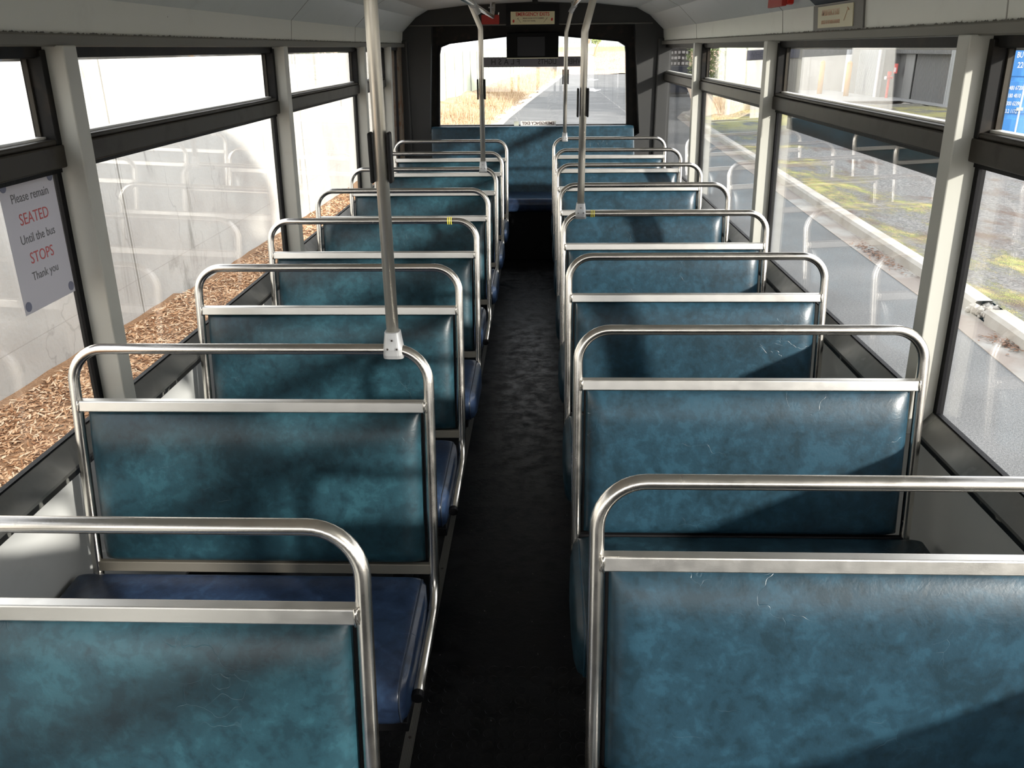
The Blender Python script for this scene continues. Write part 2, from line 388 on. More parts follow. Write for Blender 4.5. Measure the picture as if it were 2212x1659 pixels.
# floor
bm = BM(); box(bm, -1.13, 1.05, Y_FRONT, 7.3, -.06, 0); fl = link('floor', bm, M_FLOOR); struct(fl, 'black rubber bus floor with coin studs near the front', 'floor')
bm = BM()
prism(bm, [(-.3055, 0), (-.2795, 0), (-.2795, .003), (-.3055, .003)], 'y', -1.0, 6.4)
for j in range(6): prism(bm, [(-.304+j*.004, .003), (-.302+j*.004, .003), (-.3025+j*.004, .0042), (-.3035+j*.004, .0042)], 'y', -1.0, 6.4)
o = link('trim_4', bm, M_ALU); struct(o, 'ribbed metal floor strip at the left edge of the aisle', 'trim')
bm = BM()
for y in (1.25, 1.575, 1.9, 2.3): disc(bm, (-.2925, y, .0035), (0, 0, 1), .004, .0012, 12)
link('screw', bm, M_SCREW, o)

# rear wall with window opening
def ring_wall(name, outer, inner, y0, y1, m, parent=None, bev=0):
    """frame between two closed outlines with equal counts (x,z)"""
    bm = BM(); n_ = len(outer)
    vs = [[bm.verts.new((p[0], y, p[1])) for p in L] for L in (outer, inner) for y in (y0, y1)]
    oa, ob, ia, ib = vs
    for i in range(n_):
        j = (i+1) % n_
        bm.faces.new((oa[i], oa[j], ia[j], ia[i])); bm.faces.new((ob[i], ib[i], ib[j], ob[j]))
        bm.faces.new((oa[i], ob[i], ob[j], oa[j])); bm.faces.new((ia[i], ia[j], ib[j], ib[i]))
    return link(name, bm, m, parent, bev=bev)
def resample(poly, N, cx, cz):
    """star sample closed polygon about (cx,cz)"""
    out = []
    for k_ in range(N):
        a = 2*PI*k_/N; d = Vector((math.cos(a), math.sin(a))); best = 0
        for i in range(len(poly)):
            p = Vector(poly[i]); q = Vector(poly[(i+1) % len(poly)]); e = q-p; den = d.x*e.y-d.y*e.x
            if abs(den) < 1e-9: continue
            t = ((p.x-cx)*e.y-(p.y-cz)*e.x)/den; u = ((p.x-cx)*d.y-(p.y-cz)*d.x)/den
            if t > 0 and -1e-6 <= u <= 1+1e-6: best = max(best, t)
        out.append((cx+d.x*best, cz+d.y*best))
    return out
def rounded(poly, r, n=6):
    P3 = [Vector((x, 0, z)) for x, z in poly]; out = []; N = len(P3)
    for i in range(N):
        a, b, c = P3[i-1], P3[i], P3[(i+1) % N]; u = (a-b).normalized(); v = (c-b).normalized(); ang = u.angle(v)
        if ang > 2.9: out.append((b.x, b.z)); continue
        d = r/math.tan(ang/2); cen = b+(u+v).normalized()*(r/math.sin(ang/2)); s = b+u*d-cen; e = b+v*d-cen; ax = s.cross(e).normalized(); tt = s.angle(e)
        for k_ in range(n+1):
            q = cen+Matrix.Rotation(tt*k_/n, 3, ax) @ s; out.append((q.x, q.z))
    return out
body = [(-1.12, .0), (-1.10, 1.64), (-1.03, 1.722), (-.963, 1.828), (-.866, 1.880), (-.55, 1.913), (-.044, 1.93), (.45, 1.915), (.767, 1.881), (.873, 1.827), (.945, 1.724), (1.02, 1.640), (1.04, 0)]
body = [(-.04+(x+.04)*1.035, z+.035 if z > .1 else z) for x, z in body]
opening = [(-.895, .90), (-.843, 1.768), (.762, 1.762), (.835, .90)]
win = rounded([(-.825, .93), (-.795, 1.625), (-.25, 1.682), (-.04, 1.688), (.16, 1.684), (.702, 1.632), (.738, .93)], .055)
N_ = 96
O1 = resample(body, N_, -.04, 1.3); O2 = resample(opening, N_, -.04, 1.3); O3 = resample(win, N_, -.04, 1.3)
# keep sharp corners
rear = ring_wall('wall_rear', O1, O2, 7.10, 7.26, M_REAR, None); struct(rear, 'charcoal lined rear wall around the back window', 'wall')
ring_wall('window_surround', [(-.04+(x+.04)*1.06, 1.3+(z-1.3)*1.06) for x, z in O2], O3, 7.22, 7.262, M_REARF, rear)
O4 = [(-.04+(x+.04)*.985, 1.3+(z-1.3)*.97) for x, z in O3]
ring_wall('window_gasket', [(-.04+(x+.04)*1.03, 1.3+(z-1.3)*1.04) for x, z in O3], O3, 7.205, 7.23, M_GASKET, rear)
bm = BM(); box(bm, -1.02, .90, 7.085, 7.10, 1.764, 1.774); link('ledge', bm, mat('rear ledge', (.10, .095, .08), .4), rear, bev=.003)
bm = BM(); box(bm, -1.14, 1.05, 7.262, 7.32, .85, 1.0); box(bm, -1.14, 1.05, 7.262, 7.32, -.45, .86); link('outer_panel', bm, M_REARF, rear)
# side corner lining folds
for xa, xb in ((-1.12, -1.04), (.945, 1.05)):
    bm = BM(); box(bm, xa, xb, 7.07, 7.12, 0, 1.66); link('corner_lining', bm, M_REAR, rear, bev=.012)
bm = BM(); v = [bm.verts.new((x, 7.24, z)) for x, z in [(-.04+(x+.04)*1.02, 1.3+(z-1.3)*1.03) for x, z in O3]]; bm.faces.new(v)
v = [bm.verts.new((x, 7.244, z)) for x, z in [(-.04+(x+.04)*1.02, 1.3+(z-1.3)*1.03) for x, z in O3]]; bm.faces.new(v[::-1])
rw = link('window_12', bm, M_GLASS); struct(rw, 'wide rear window glass with rounded corners', 'window')

# front end of the bus (behind the camera): dash wall, windscreen frame
bm = BM(); box(bm, -1.16, 1.08, Y_FRONT-.05, Y_FRONT, -.45, .75); box(bm, -1.16, 1.08, Y_FRONT-.05, Y_FRONT, 1.66, 2.05)
box(bm, -1.16, -1.08, Y_FRONT-.05, Y_FRONT, .75, 1.66); box(bm, 1.0, 1.08, Y_FRONT-.05, Y_FRONT, .75, 1.66); box(bm, -.07, -.01, Y_FRONT-.05, Y_FRONT, .75, 1.66)
o = link('wall_front', bm, M_REAR); struct(o, 'dark front wall of the bus around the windscreen', 'wall')

# ------------------------------------------------------------------ seats
T = .1551; RZ = .98; W_ = .857; R_T = .0125
def hy(z): return -T*(RZ-z)
def seat_row(side, wide=True):
    """side -1: left block (aisle at +x), +1: right block. Local origin under the rail centre on the floor."""
    a = -side                     # direction of the aisle in x
    h = W_/2
    e = empty('bench_seat', (0, 0, 0))
    # hoop frame: front foot - bend - up - over - down - bend - front foot
    xs = h-R_T; zc = RZ-.016; FT = -.400
    path = [Vector((xs, FT, .332)), Vector((xs, hy(.35)+.0, .348)), Vector((xs, hy(zc), zc)), Vector((-xs, hy(zc), zc)), Vector((-xs, hy(.35), .348)), Vector((-xs, FT, .332))]
    bm = BM(); sweep(bm, fillet(path, [.085, .078, .078, .085], 10), R_T, 16); link('hoop_frame', bm, M_STEEL, e, sm=True)
    for s in (1, -1):
        bm = BM(); cyl(bm, (s*xs, FT, .332), (s*xs, FT-.016, .331), R_T+.0015, 14); link('end_cap', bm, M_BLACK, e, bev=.002)
    # cross bar
    def slab(bm, z0, z1, n0, n1, x0, x1):
        hexa(bm, [(x0, hy(z0)-n1, z0), (x1, hy(z0)-n1, z0), (x1, hy(z0)-n0, z0), (x0, hy(z0)-n0, z0), (x0, hy(z1)-n1, z1), (x1, hy(z1)-n1, z1), (x1, hy(z1)-n0, z1), (x0, hy(z1)-n0, z1)])
    bm = BM(); slab(bm, .820, .8455, -.006, .015, -xs+.006, xs-.006); link('cross_bar', bm, M_BAR, e, bev=.0025)
    for s in (1, -1):
        bm = BM(); sweep(bm, [(s*(xs-.011), hy(.84)-.0135, .846), (s*(xs-.0095), hy(.835)-.0145, .839), (s*(xs-.011), hy(.83)-.0145, .832), (s*(xs-.0095), hy(.83)-.0145, .826), (s*(xs-.011), hy(.82)-.014, .818)], [.002, .0035, .0028, .0036, .002], 8); link('weld', bm, M_STEEL, e, sm=True)
    bm = BM(); slab(bm, .418, .443, -.004, .010, -xs+.006, xs-.006); link('lower_bar', bm, M_DIM if side < 0 else M_BLACK, e, bev=.002)
    # padded backrest
    x0, x1 = -h+.034, h-.034; z0, z1 = .443, .822; bm = BM(); NX, NZ = 40, 26; th = .048
    def rnd(s, r):
        return 1.0 if s >= r else math.sqrt(max(0, 1-(1-s/r)**2))
    grid = []
    for j in range(NZ+1):
        row = []; vz = j/NZ; vz = .5-.5*math.cos(PI*vz); z = z0+(z1-z0)*vz
        for i in range(NX+1):
            ux = .5-.5*math.cos(PI*i/NX); x = x0+(x1-x0)*ux
            d = min(rnd(x-x0, .052)*1.0, 1)*min(rnd(x1-x, .052), 1)*rnd(z1-z, .085)*rnd(z-z0, .035)
            puff = .006*math.sin(PI*ux)*math.sin(PI*vz)
            n_ = -.012+th*(.30+.70*d)+puff
            row.append(bm.verts.new((x, hy(z)-n_+.012, z)))
        grid.append(row)
    for j in range(NZ):
        for i in range(NX): bm.faces.new((grid[j][i], grid[j][i+1], grid[j+1][i+1], grid[j+1][i]))
    # closed sides back to the board
    bd = [grid[0][i] for i in range(NX+1)]+[grid[j][NX] for j in range(1, NZ+1)]+[grid[NZ][i] for i in range(NX-1, -1, -1)]+[grid[j][0] for j in range(NZ-1, 0, -1)]
    bk = [bm.verts.new((v_.co.x, hy(v_.co.z)+.012, v_.co.z)) for v_ in bd]; n_ = len(bd)
    for i in range(n_): bm.faces.new((bd[(i+1) % n_], bd[i], bk[i], bk[(i+1) % n_]))
    bm.faces.new(bk)
    link('backrest', bm, V_TEAL_LEFT if side < 0 else V_TEAL, e, sm=True)
    bm = BM(); slab(bm, .440, .826, -.028, -.0125, x0-.005, x1+.005); link('back_board', bm, M_BLACK, e, bev=.004)
    # cushion: crowned box, bulging aisle side, soft front
    cx0 = -h-.035; cx1 = h-.020 if wide else h-.042
    if side > 0: cx0, cx1 = -cx1, h+.026
    bulge = .026 if wide else .020; bm = BM(); prof = []
    # cross-section in (y,z), front at y=-.50
    sec = fillet([(0, -.085, .30), (0, -.085, .412), (0, -.482, .398), (0, -.460, .292), (0, -.085, .285)], [.02, .045, .03], 6)
    secp = [(q.y, q.z) for q in sec]
    cyy, czz = -.29, .35; NXc = 44; rings = []
    for i in range(NXc+1):
        u = i/NXc; u = .5-.5*math.cos(PI*u); x = cx0+(cx1-cx0)*u
        dd = min(x-cx0, cx1-x); f_ = rnd(dd, .035); ring = []
        for (y, z) in secp:
            k_ = .90+.10*f_
            yy = cyy+(y-cyy)*(.985+.015*f_); zz = czz+(z-czz)*(k_)
            if side > 0 and z > .36: zz += .030
            if z > .36: zz += .010*math.sin(PI*u)*math.sin(PI*min(1, max(0, (y+.5)/.42)))
            ring.append(bm.verts.new((x, yy, zz)))
        rings.append(ring)
    K = len(secp)
    for A, B in zip(rings, rings[1:]):
        for k_ in range(K): bm.faces.new((A[k_], A[(k_+1) % K], B[(k_+1) % K], B[k_]))
    for ring, s in ((rings[0], -1), (rings[-1], 1)):
        prev = ring
        for t_, b_ in ((.93, .55), (.75, .85), (.4, 1.0)):
            br = bulge if s == a else .008
            nr = [bm.verts.new((v_.co.x*0+ring[0].co.x+s*br*b_, cyy+(v_.co.y-cyy)*t_, czz+(v_.co.z-czz)*t_)) for v_ in ring]
            for k_ in range(K): bm.faces.new((prev[k_], prev[(k_+1) % K], nr[(k_+1) % K], nr[k_]))
            prev = nr
        bm.faces.new(prev)
    cu = link('cushion', bm, V_BLUE if side < 0 else V_DTEAL, e, sm=True)
    # piped seam round the aisle end
    er = rings[-1] if a > 0 else rings[0]
    me = cu.data; idx0 = (NXc*K if a > 0 else 0); xx = me.vertices[idx0].co.x
    pts = [me.vertices[idx0+k_].co+Vector((a*.001, 0, 0)) for k_ in range(0, 24)]
    bm = BM(); sweep(bm, pts, .0022, 6); link('seam', bm, M_SEAM if side < 0 else V_TEAL, cu, sm=True)
    # under-seat support
    bm = BM(); box(bm, -h+.03, h-.03, -.44, -.10, .262, .29); link('seat_pan', bm, M_BLACK, e, bev=.004)
    for s in (1, -1):
        bm = BM(); box(bm, s*(h-.20)-.018, s*(h-.20)+.018, -.36, -.20, .0, .264); box(bm, s*(h-.20)-.03, s*(h-.20)+.03, -.40, -.14, 0, .008); link('leg', bm, M_BLACK, e, bev=.003)
    return e
def kids(o): return [c for c in bpy.data.objects if c.parent == o]
def copy_tree(o, parent=None):
    c = o.copy(); C.objects.link(c)
    if parent: c.parent = parent
    for ch in kids(o): copy_tree(ch, c)
    return c
ordn = ['nearest', 'second', 'third', 'fourth', 'fifth', 'sixth', 'seventh', 'farthest']
YL, YR, SP = 1.016, 1.157, .7571
lab = {}
for i in range(8):
    q = ordn[i]
    lab[(-1, i)] = f'navy cushioned bench seat with teal back, {q} from camera in left row'
    lab[(1, i)] = f'dark teal cushioned bench seat, {q} from camera in right row'
lab[(-1, 0)] = 'nearest left bench seat, cut by the frame, with broad diagonal shadows on teal back'
lab[(1, 0)] = 'nearest right bench seat, large sunlit teal back cut by the photo edge'
lab[(-1, 1)] = 'left bench seat second from front, navy cushion and tall grab pole clamped on its rail'
lab[(-1, 5)] = 'sixth left bench seat from front, with a grab pole clamped on its rail'
lab[(-1, 3)] = 'fourth left bench seat from front, with yellow bands on its top rail'
lab[(1, 3)] = 'fourth right bench seat from front, with grab pole and yellow bands on its rail'
lab[(1, 7)] = 'last right bench seat before the rear bench, with a grab pole on its rail'
lab[(-1, 7)] = 'last left bench seat before the rear bench, no pole on its rail'
for side, Y0 in ((-1, YL), (1, YR)):
    xc = -.642 if side < 0 else .5385; proto = {}
    for i in range(8):
        # rows 1, 2, 3 and 5 on the left have narrower cushions inside their side tubes
        wide = side > 0 or i in (3, 5, 6, 7)
        if wide in proto: o = copy_tree(proto[wide])
        else: o = proto[wide] = seat_row(side, wide)
        o.location = (xc, Y0+SP*i, 0)
        tag(o, lab[(side, i)], 'bus seat', 'left row of bench seats' if side < 0 else 'right row of bench seats')

# rear bench across the back
e = empty('rear_bench', (-.035, 7.1, 0), 'full width teal rear bench seat under the back window', 'bus seat')
def soft_slab(bm, x0, x1, pts, r, NX=40):
    """prism of closed (y,z) outline with rounded x ends"""
    cy = sum(p[0] for p in pts)/len(pts); cz = sum(p[1] for p in pts)/len(pts); rings = []
    for i in range(NX+1):
        u = .5-.5*math.cos(PI*i/NX); x = x0+(x1-x0)*u; dd = min(x-x0, x1-x)
        f_ = 1 if dd >= r else math.sqrt(max(0, 1-(1-dd/r)**2)); k_ = .86+.14*f_
        rings.append([bm.verts.new((x, cy+(y-cy)*k_, cz+(z-cz)*(.97+.03*f_))) for y, z in pts])
    K = len(pts)
    for A, B in zip(rings, rings[1:]):
        for q in range(K): bm.faces.new((A[q], A[(q+1) % K], B[(q+1) % K], B[q]))
    bm.faces.new(rings[0][::-1]); bm.faces.new(rings[-1])
def yz(points, rads): return [(q.y, q.z) for q in fillet([(0, y, z) for y, z in points], rads, 6)]
bm = BM(); pts = yz([(-.020, .43), (-.11, .46), (-.035, 1.003), (.030, 1.006), (-.018, .90)], [.02, .03, .02])
soft_slab(bm, -.84, .845, pts, .04); 
for v_ in bm.verts:
    if v_.co.x > .7: v_.co.x -= .03*(v_.co.z-.5)/.5
link('backrest', bm, V_TEAL, e, sm=True)
bm = BM(); pts = yz([(-.036, .36), (-.036, .485), (-.50, .492), (-.49, .385), (-.1, .38)], [.02, .045, .03])
soft_slab(bm, -1.03, 1.03, pts, .03); link('cushion', bm, V_BLUE, e, sm=True)
bm = BM(); box(bm, -1.02, 1.02, -.44, -.036, 0, .385); link('plinth', bm, M_BLACK, e)

# ------------------------------------------------------------------ grab poles
def grab_pole(base, top_pts, label, sleeve, clamp_z=.964, r=.014):
    x, y = base; e = empty('grab_pole', (x, y, clamp_z), label, 'grab pole', 'vertical grab poles on the seat rails')
    L = lambda p: (p[0]-x, p[1]-y, p[2]-clamp_z)
    pts = [L((x, y, clamp_z+.02))]+[L(p) for p in top_pts]
    bm = BM(); sweep(bm, fillet(pts, .05, 6) if len(pts) > 2 else pts, r, 16); link('pole', bm, M_POLE, e, sm=True)
    # tapered cast clamp
    bm = BM(); lv = [(-.020, .0235, .018), (-.010, .0235, .021), (.004, .0225, .0215), (.030, .019, .019), (.044, .0175, .017)]; rings = []
    for z, wx, wy in lv:
        ring = []
        for k_ in range(28):
            a_ = 2*PI*k_/28; c_, s_ = math.cos(a_), math.sin(a_)
            ring.append(bm.verts.new((wx*math.copysign(abs(c_)**.55, c_), wy*math.copysign(abs(s_)**.55, s_), z)))
        rings.append(ring)
    for A, B in zip(rings, rings[1:]):
        for k_ in range(28): bm.faces.new((A[k_], A[(k_+1) % 28], B[(k_+1) % 28], B[k_]))
    bm.faces.new(rings[0][::-1]); bm.faces.new(rings[-1]); cl = link('clamp', bm, M_CAST, e, bev=.002)
    for dx, dz in ((0, .026), (-.0105, .006), (.0105, .006)):
        ny = -.0185 if dz > .02 else -.0212
        bm = BM(); disc(bm, (dx, ny, dz), (0, -1, 0), .0042, .0012, 18); s_ = link('screw', bm, M_CAST, cl)
        bm = BM(); disc(bm, (dx, ny-.0009, dz), (0, -1, 0), .0024, .0008, 6); link('socket', bm, M_SCREW, cl)
    z0, z1 = sleeve
    for s in (-1, 1):
        bm = BM(); box(bm, s*.0195-.004, s*.0195+.004, -.014, .016, z0-clamp_z, z1-clamp_z); link('black_grip', bm, M_BLACK, e, bev=.0035)
    return e
grab_pole((-.304, 1.773), [(-.303, 1.773, 1.73), (-.36, 1.773, 1.90)], 'tall steel grab pole on the second left seat, nearest pole to the camera', (1.337, 1.44))
grab_pole((-.299, 4.801), [(-.296, 4.801, 1.700), (-.345, 4.801, 1.812), (-.385, 4.801, 1.905)], 'steel grab pole on the sixth left seat, bent outward at its top', (1.337, 1.443))
grab_pole((.193, 3.428), [(.195, 3.428, 1.655), (.26, 3.428, 1.90)], 'steel grab pole on the fourth right seat, beside yellow bands', (1.343, 1.451))
grab_pole((.205, 6.456), [(.206, 6.456, 1.70), (.245, 6.456, 1.85), (.28, 6.456, 1.915)], 'steel grab pole on the last right seat near the rear window', (1.348, 1.450))
def ceiling_rail(x, z, y0, y1, label, yc):
    e = empty('ceiling_rail', (x, y0, z), label, 'handrail', 'overhead handrails')
    pts = fillet([(0, -1.4, 0), (0, y1-y0, 0), (0, y1-y0+.10, .045), (0, y1-y0+.13, .10)], .05, 5)
    bm = BM(); sweep(bm, pts, .013, 14); link('rail', bm, M_STEEL, e, sm=True)
    bm = BM(); cyl(bm, (0, y1-y0-.25, .01), (0, y1-y0-.25, .09), .006, 10); cyl(bm, (0, y1-y0-.25, .05), (0, y1-y0-.25, .058), .018, 12); link('hanger', bm, M_CAST, e)
    bm = BM(); cyl(bm, (0, yc-y0-.03, 0), (0, yc-y0+.03, 0), .020, 16); cyl(bm, (0, yc-y0, -.0), (-.03*(1 if x < 0 else -1)*-1, yc-y0, -.05), .018, 16); link('tee_clamp', bm, M_CAST, e, bev=.003)
ceiling_rail(-.335, 1.815, 2.2, 6.75, 'left overhead handrail running back along the ceiling', 4.801)
ceiling_rail(.262, 1.875, 2.2, 6.80, 'right overhead handrail running back along the ceiling', 6.456)

# yellow rubber bands on the fourth seats' rails
for (xs, Y, nm) in (((-.340, -.333, -.326), YL+3*SP, 'left'), ((.236, .2425, .249), YR+3*SP, 'right')):
    for x in xs:
        bm = BM(); z = .964; ang = [2*PI*k_/20 for k_ in range(20)]
        rings = []
        for a_ in ang:
            rings.append([bm.verts.new((.0016*math.cos(b_), (.0142+.0013*math.sin(b_))*math.cos(a_), (.0142+.0013*math.sin(b_))*math.sin(a_))) for b_ in [2*PI*q/8 for q in range(8)]])
        for i in range(20):
            A, B = rings[i], rings[(i+1) % 20]
            for q in range(8): bm.faces.new((A[q], A[(q+1) % 8], B[(q+1) % 8], B[q]))
        o = link('rubber_band', bm, M_YELLOW, sm=True); o.location = (x, Y+hy(z), z)
        tag(o, f'yellow rubber band looped on the rail of the fourth {nm} seat', 'rubber band', f'yellow rubber bands on the fourth {nm} seat rail')

# ------------------------------------------------------------------ signs and fittings
M_SIGN = mat('cream sign', (.72, .66, .42), .4); M_RED = mat('sign red', (.55, .02, .015), .45); M_BRN = mat('sign brown print', (.12, .05, .03), .5)
M_REDP = mat('red plastic', (.55, .02, .01), .3, 0, .5); M_FADE = mat('faded red print', (.62, .40, .27), .5)
def hammer_icon(bm, x, z, y, s, h=.03):
    # slanted handle with a small head, drawn on the sign face (xz plane)
    sweep(bm, [(x, y, z-h/2), (x+s*h*.8, y, z+h/2)], .0011, 6); sweep(bm, [(x+s*h*.8-.005, y, z+h/2-.004), (x+s*h*.8+.005, y, z+h/2+.004)], .0018, 6)
e = empty('emergency_exit_sign', (-.042, 7.08, 1.815), 'cream EMERGENCY EXITS sign in red letters above the rear window', 'sign')
def loc(bm): bm.transform(Matrix.Translation(-e.location)); return bm
bm = BM(); box(bm, -.250, .165, 7.072, 7.10, 1.757, 1.915); link('backing', loc(bm), M_BLACK, e)
bm = BM(); box(bm, -.214, .130, 7.064, 7.072, 1.768, 1.861); link('face', loc(bm), M_SIGN, e, bev=.002)
OX, OZ = .042, -1.815
def st(s, size, x, z, m, sx=1, bold=0): place_text(s, size, (x+.042, -.0166, z-1.815), (1, 0, 0), (0, 0, 1), m, e, sx, bold=bold)
st('EMERGENCY EXITS', .036, -.042, 1.840, M_RED, .86, .0007)
st('BREAK GLASS WITH HAMMER', .0125, -.035, 1.812, M_BRN, 1, .0002); st('PUSH OUT PANEL', .0125, -.068, 1.793, M_BRN, 1, .0002)
bm = BM(); hammer_icon(bm, -.133, 1.796, 7.0635, -1); hammer_icon(bm, .045, 1.796, 7.0635, 1); link('hammer_symbol', loc(bm), M_BRN, e)
bm = BM()
for x, z in ((-.192, 1.793), (.108, 1.803)):
    prism(bm, [(x-.007, z-.008), (x+.004, z-.012), (x+.009, z+.002), (x+.003, z+.013), (x-.006, z+.006)], 'y', 7.0628, 7.064)
link('arrow_mark', loc(bm), M_RED, e)

def hammer(name, o_, ax, label, L=.15):
    e = empty(name, o_, label, 'hammer', 'emergency hammers'); X = Vector(ax).normalized()
    Yv = Vector((0, 0, 1)); Zv = X.cross(Yv); R_ = Matrix((X, Zv, Yv)).transposed().to_4x4()
    def tr(bm): bm.transform(R_); return bm
    bm = BM(); box(bm, -L/2, L*.30, -.012, .012, -.012, .012); link('handle', tr(bm), M_REDP, e, bev=.005)
    bm = BM(); box(bm, L*.30, L*.42, -.014, .014, -.030, .030); link('head', tr(bm), M_REDP, e, bev=.006)
    bm = BM(); cyl(bm, (L*.36, 0, .028), (L*.40, 0, .052), .005, 10); link('steel_tip', tr(bm), M_STEEL, e)
    bm = BM(); box(bm, -L*.5, L*.42, .012, .030, -.034, .034); link('bracket', tr(bm), M_BLACK if name == 'x' else mat('dark red bracket', (.38, .02, .012), .5), e, bev=.003)
    return e
hammer('emergency_hammer', (-.365, 7.052, 1.805), (1, 0, 0), 'red emergency hammer left of the EMERGENCY EXITS sign')

# black light box and mirrored lettering strip on the rear window
e = empty('light_box', (-.044, 7.2, 1.61), 'black box hanging over the top middle of the rear window', 'light box')
bm = BM(); box(bm, -.205, .207, -.115, .003, -.085, .10); link('housing', bm, mat('satin black box', (.003, .003, .003), .5, 0, .1), e, bev=.006)
bm = BM(); box(bm, -.12, .10, -.118, -.115, -.075, .07); link('lens_panel', bm, mat('smoky lens', (.004, .004, .005), .25, 0, .15), e, bev=.002)
bm = BM(); box(bm, -.205, .207, -.1, -.095, -.092, -.085); link('pale_edge', bm, mat('cream edge', (.7, .68, .5), .5), e)
e = empty('warning_sign_strip', (-.03, 7.222, 1.492), 'grey strip of mirrored WHEN LIGHTS FLASH letters across the rear window', 'sign')
bm = BM(); box(bm, -.415, .42, .004, .010, -.038, .038); link('strip', bm, mat('grey smoked strip', (.12, .115, .13), .5), e)
ML = mat('black letters', (.012, .011, .012), .5)
for s, x, sx in (('FLASH', -.235, 1.0), ('LIGHTS', .105, .8), ('WHEN', .325, .85)):
    place_text(s, .058, (x, .0035, 0), (1, 0, 0), (0, 0, 1), ML, e, sx, True, space=1.65 if s == 'FLASH' else 1.0, bold=.0006)
e = empty('exit_sticker', (-.035, 7.236, 1.012), 'small mirrored EMERGENCY EXIT sticker at the foot of the rear window', 'sticker')
bm = BM(); box(bm, -.11, .185, 0, .002, -.018, .020); link('sheet', bm, mat('grey sticker', (.62, .62, .6), .5), e)
bm = BM(); box(bm, -.165, -.125, 0, .002, -.018, .018); link('small_sheet', bm, mat('grey green sticker', (.4, .42, .36), .5), e)
place_text('EMERGENCY EXIT', .034, (.037, -.001, 0), (1, 0, 0), (0, 0, 1), mat('dark print', (.08, .05, .05), .5), e, .98, True, bold=.0008)

# right fascia sign, its backing plate, and hammer
e = empty('emergency_exit_sign', (.984, 2.96, 1.69), 'faded cream EMERGENCY EXIT sign on grey plate above the right windows', 'sign')
def slope(off, y0, y1, z0, z1, th):
    bm = BM(); x = lambda z: .992-(z-1.64)*.095-off
    hexa(bm, [(x(z0)-th, y0, z0), (x(z0), y0, z0), (x(z0), y1, z0), (x(z0)-th, y1, z0), (x(z1)-th, y0, z1), (x(z1), y0, z1), (x(z1), y1, z1), (x(z1)-th, y1, z1)])
    bm.transform(Matrix.Translation(-e.location)); return bm
link('backing_plate', slope(0, 2.715, 3.20, 1.643, 1.722, .006), mat('grey plate', (.13, .125, .115), .5), e)
link('face', slope(.006, 2.795, 3.14, 1.650, 1.716, .003), mat('faded cream sign', (.60, .56, .38), .45), e)
xf = lambda z: .992-(z-1.64)*.095-.0096-.984
place_text('EMERGENCY EXIT', .028, (xf(1.695), 3.005-2.96, 1.696-1.69), (0, -1, 0), (0, 0, 1), M_FADE, e, .80, bold=.0006)
place_text('BREAK GLASS WITH HAMMER', .016, (xf(1.668), 3.005-2.96, 1.667-1.69), (0, -1, 0), (0, 0, 1), M_FADE, e, .88, bold=.0004)
bm = BM(); sweep(bm, [(xf(1.67), 2.872-2.96, 1.668-1.69), (xf(1.70), 2.838-2.96, 1.703-1.69)], .0010, 6); sweep(bm, [(xf(1.70), 2.844-2.96, 1.705-1.69), (xf(1.70), 2.828-2.96, 1.697-1.69)], .0016, 6); link('hammer_symbol', bm, M_FADE, e)
o = empty('sign_hood', (.955, 2.955, 1.775), 'dark plate on the sloping panel above the right exit sign', 'panel')
bm = BM(); a, b = (.980, 1.724), (.884, 1.813)
hexa(bm, [(a[0], 2.72, a[1]), (a[0]+.004, 2.72, a[1]+.004), (a[0]+.004, 3.19, a[1]+.004), (a[0], 3.19, a[1]), (b[0]-.004, 2.72, b[1]-.004), (b[0], 2.72, b[1]), (b[0], 3.19, b[1]), (b[0]-.004, 3.19, b[1]-.004)])
bm.transform(Matrix.Translation(-o.location)-Matrix.Identity(4)+Matrix.Identity(4)); link('plate', bm, mat('dark hood', (.02, .019, .024), .4), o)
hammer('emergency_hammer', (.925, 3.40, 1.763), (0, -1, 0), 'red emergency hammer on the right cove beside the faded exit sign', .22)

# notice taped inside the left window
e = empty('paper_notice', (xw(-1, 1.2, .003), 1.835, 1.2), 'taped paper notice Please remain SEATED on the nearest left window', 'notice')
def paper_mat():
    m = bpy.data.materials.new('thin paper'); m.use_nodes = True; n = m.node_tree.nodes; l = m.node_tree.links; n.clear()
    o_ = n.new('ShaderNodeOutputMaterial'); d = n.new('ShaderNodeBsdfDiffuse'); t = n.new('ShaderNodeBsdfTranslucent'); x = n.new('ShaderNodeMixShader')
    d.inputs[0].default_value = (.50, .50, .52, 1); t.inputs[0].default_value = (.56, .56, .60, 1); x.inputs[0].default_value = .5
    l.new(d.outputs[0], x.inputs[1]); l.new(t.outputs[0], x.inputs[2]); l.new(x.outputs[0], o_.inputs[0]); return m
def npt(o_, z): return (xw(-1, z, .003+o_)-e.location.x)
bm = BM(); hexa(bm, [(npt(0, 1.055), -.105, -.145), (npt(.0004, 1.055), -.105, -.145), (npt(.0004, 1.055), .105, -.145), (npt(0, 1.055), .105, -.145),
                     (npt(0, 1.35), -.108, .150), (npt(.0004, 1.35), -.108, .150), (npt(.0004, 1.35), .102, .150), (npt(0, 1.35), .102, .150)])
link('sheet', bm, paper_mat(), e)
M_INK = mat('grey ink', (.11, .11, .115), .6); M_RINK = mat('red ink', (.50, .10, .10), .6)
for s, fr, size, m_, yo in (('Please remain', .15, .0285, M_INK, 0), ('SEATED', .31, .036, M_RINK, 0), ('Until the bus', .455, .0285, M_INK, 0), ('STOPS', .605, .036, M_RINK, 0), ('Thank you', .74, .027, M_INK, 0)):
    z = 1.35-.297*fr; place_text(s, size, (npt(.0009, z), yo, z-1.2), (0, 1, 0), (0, 0, 1), m_, e, .92, ex=.0002)
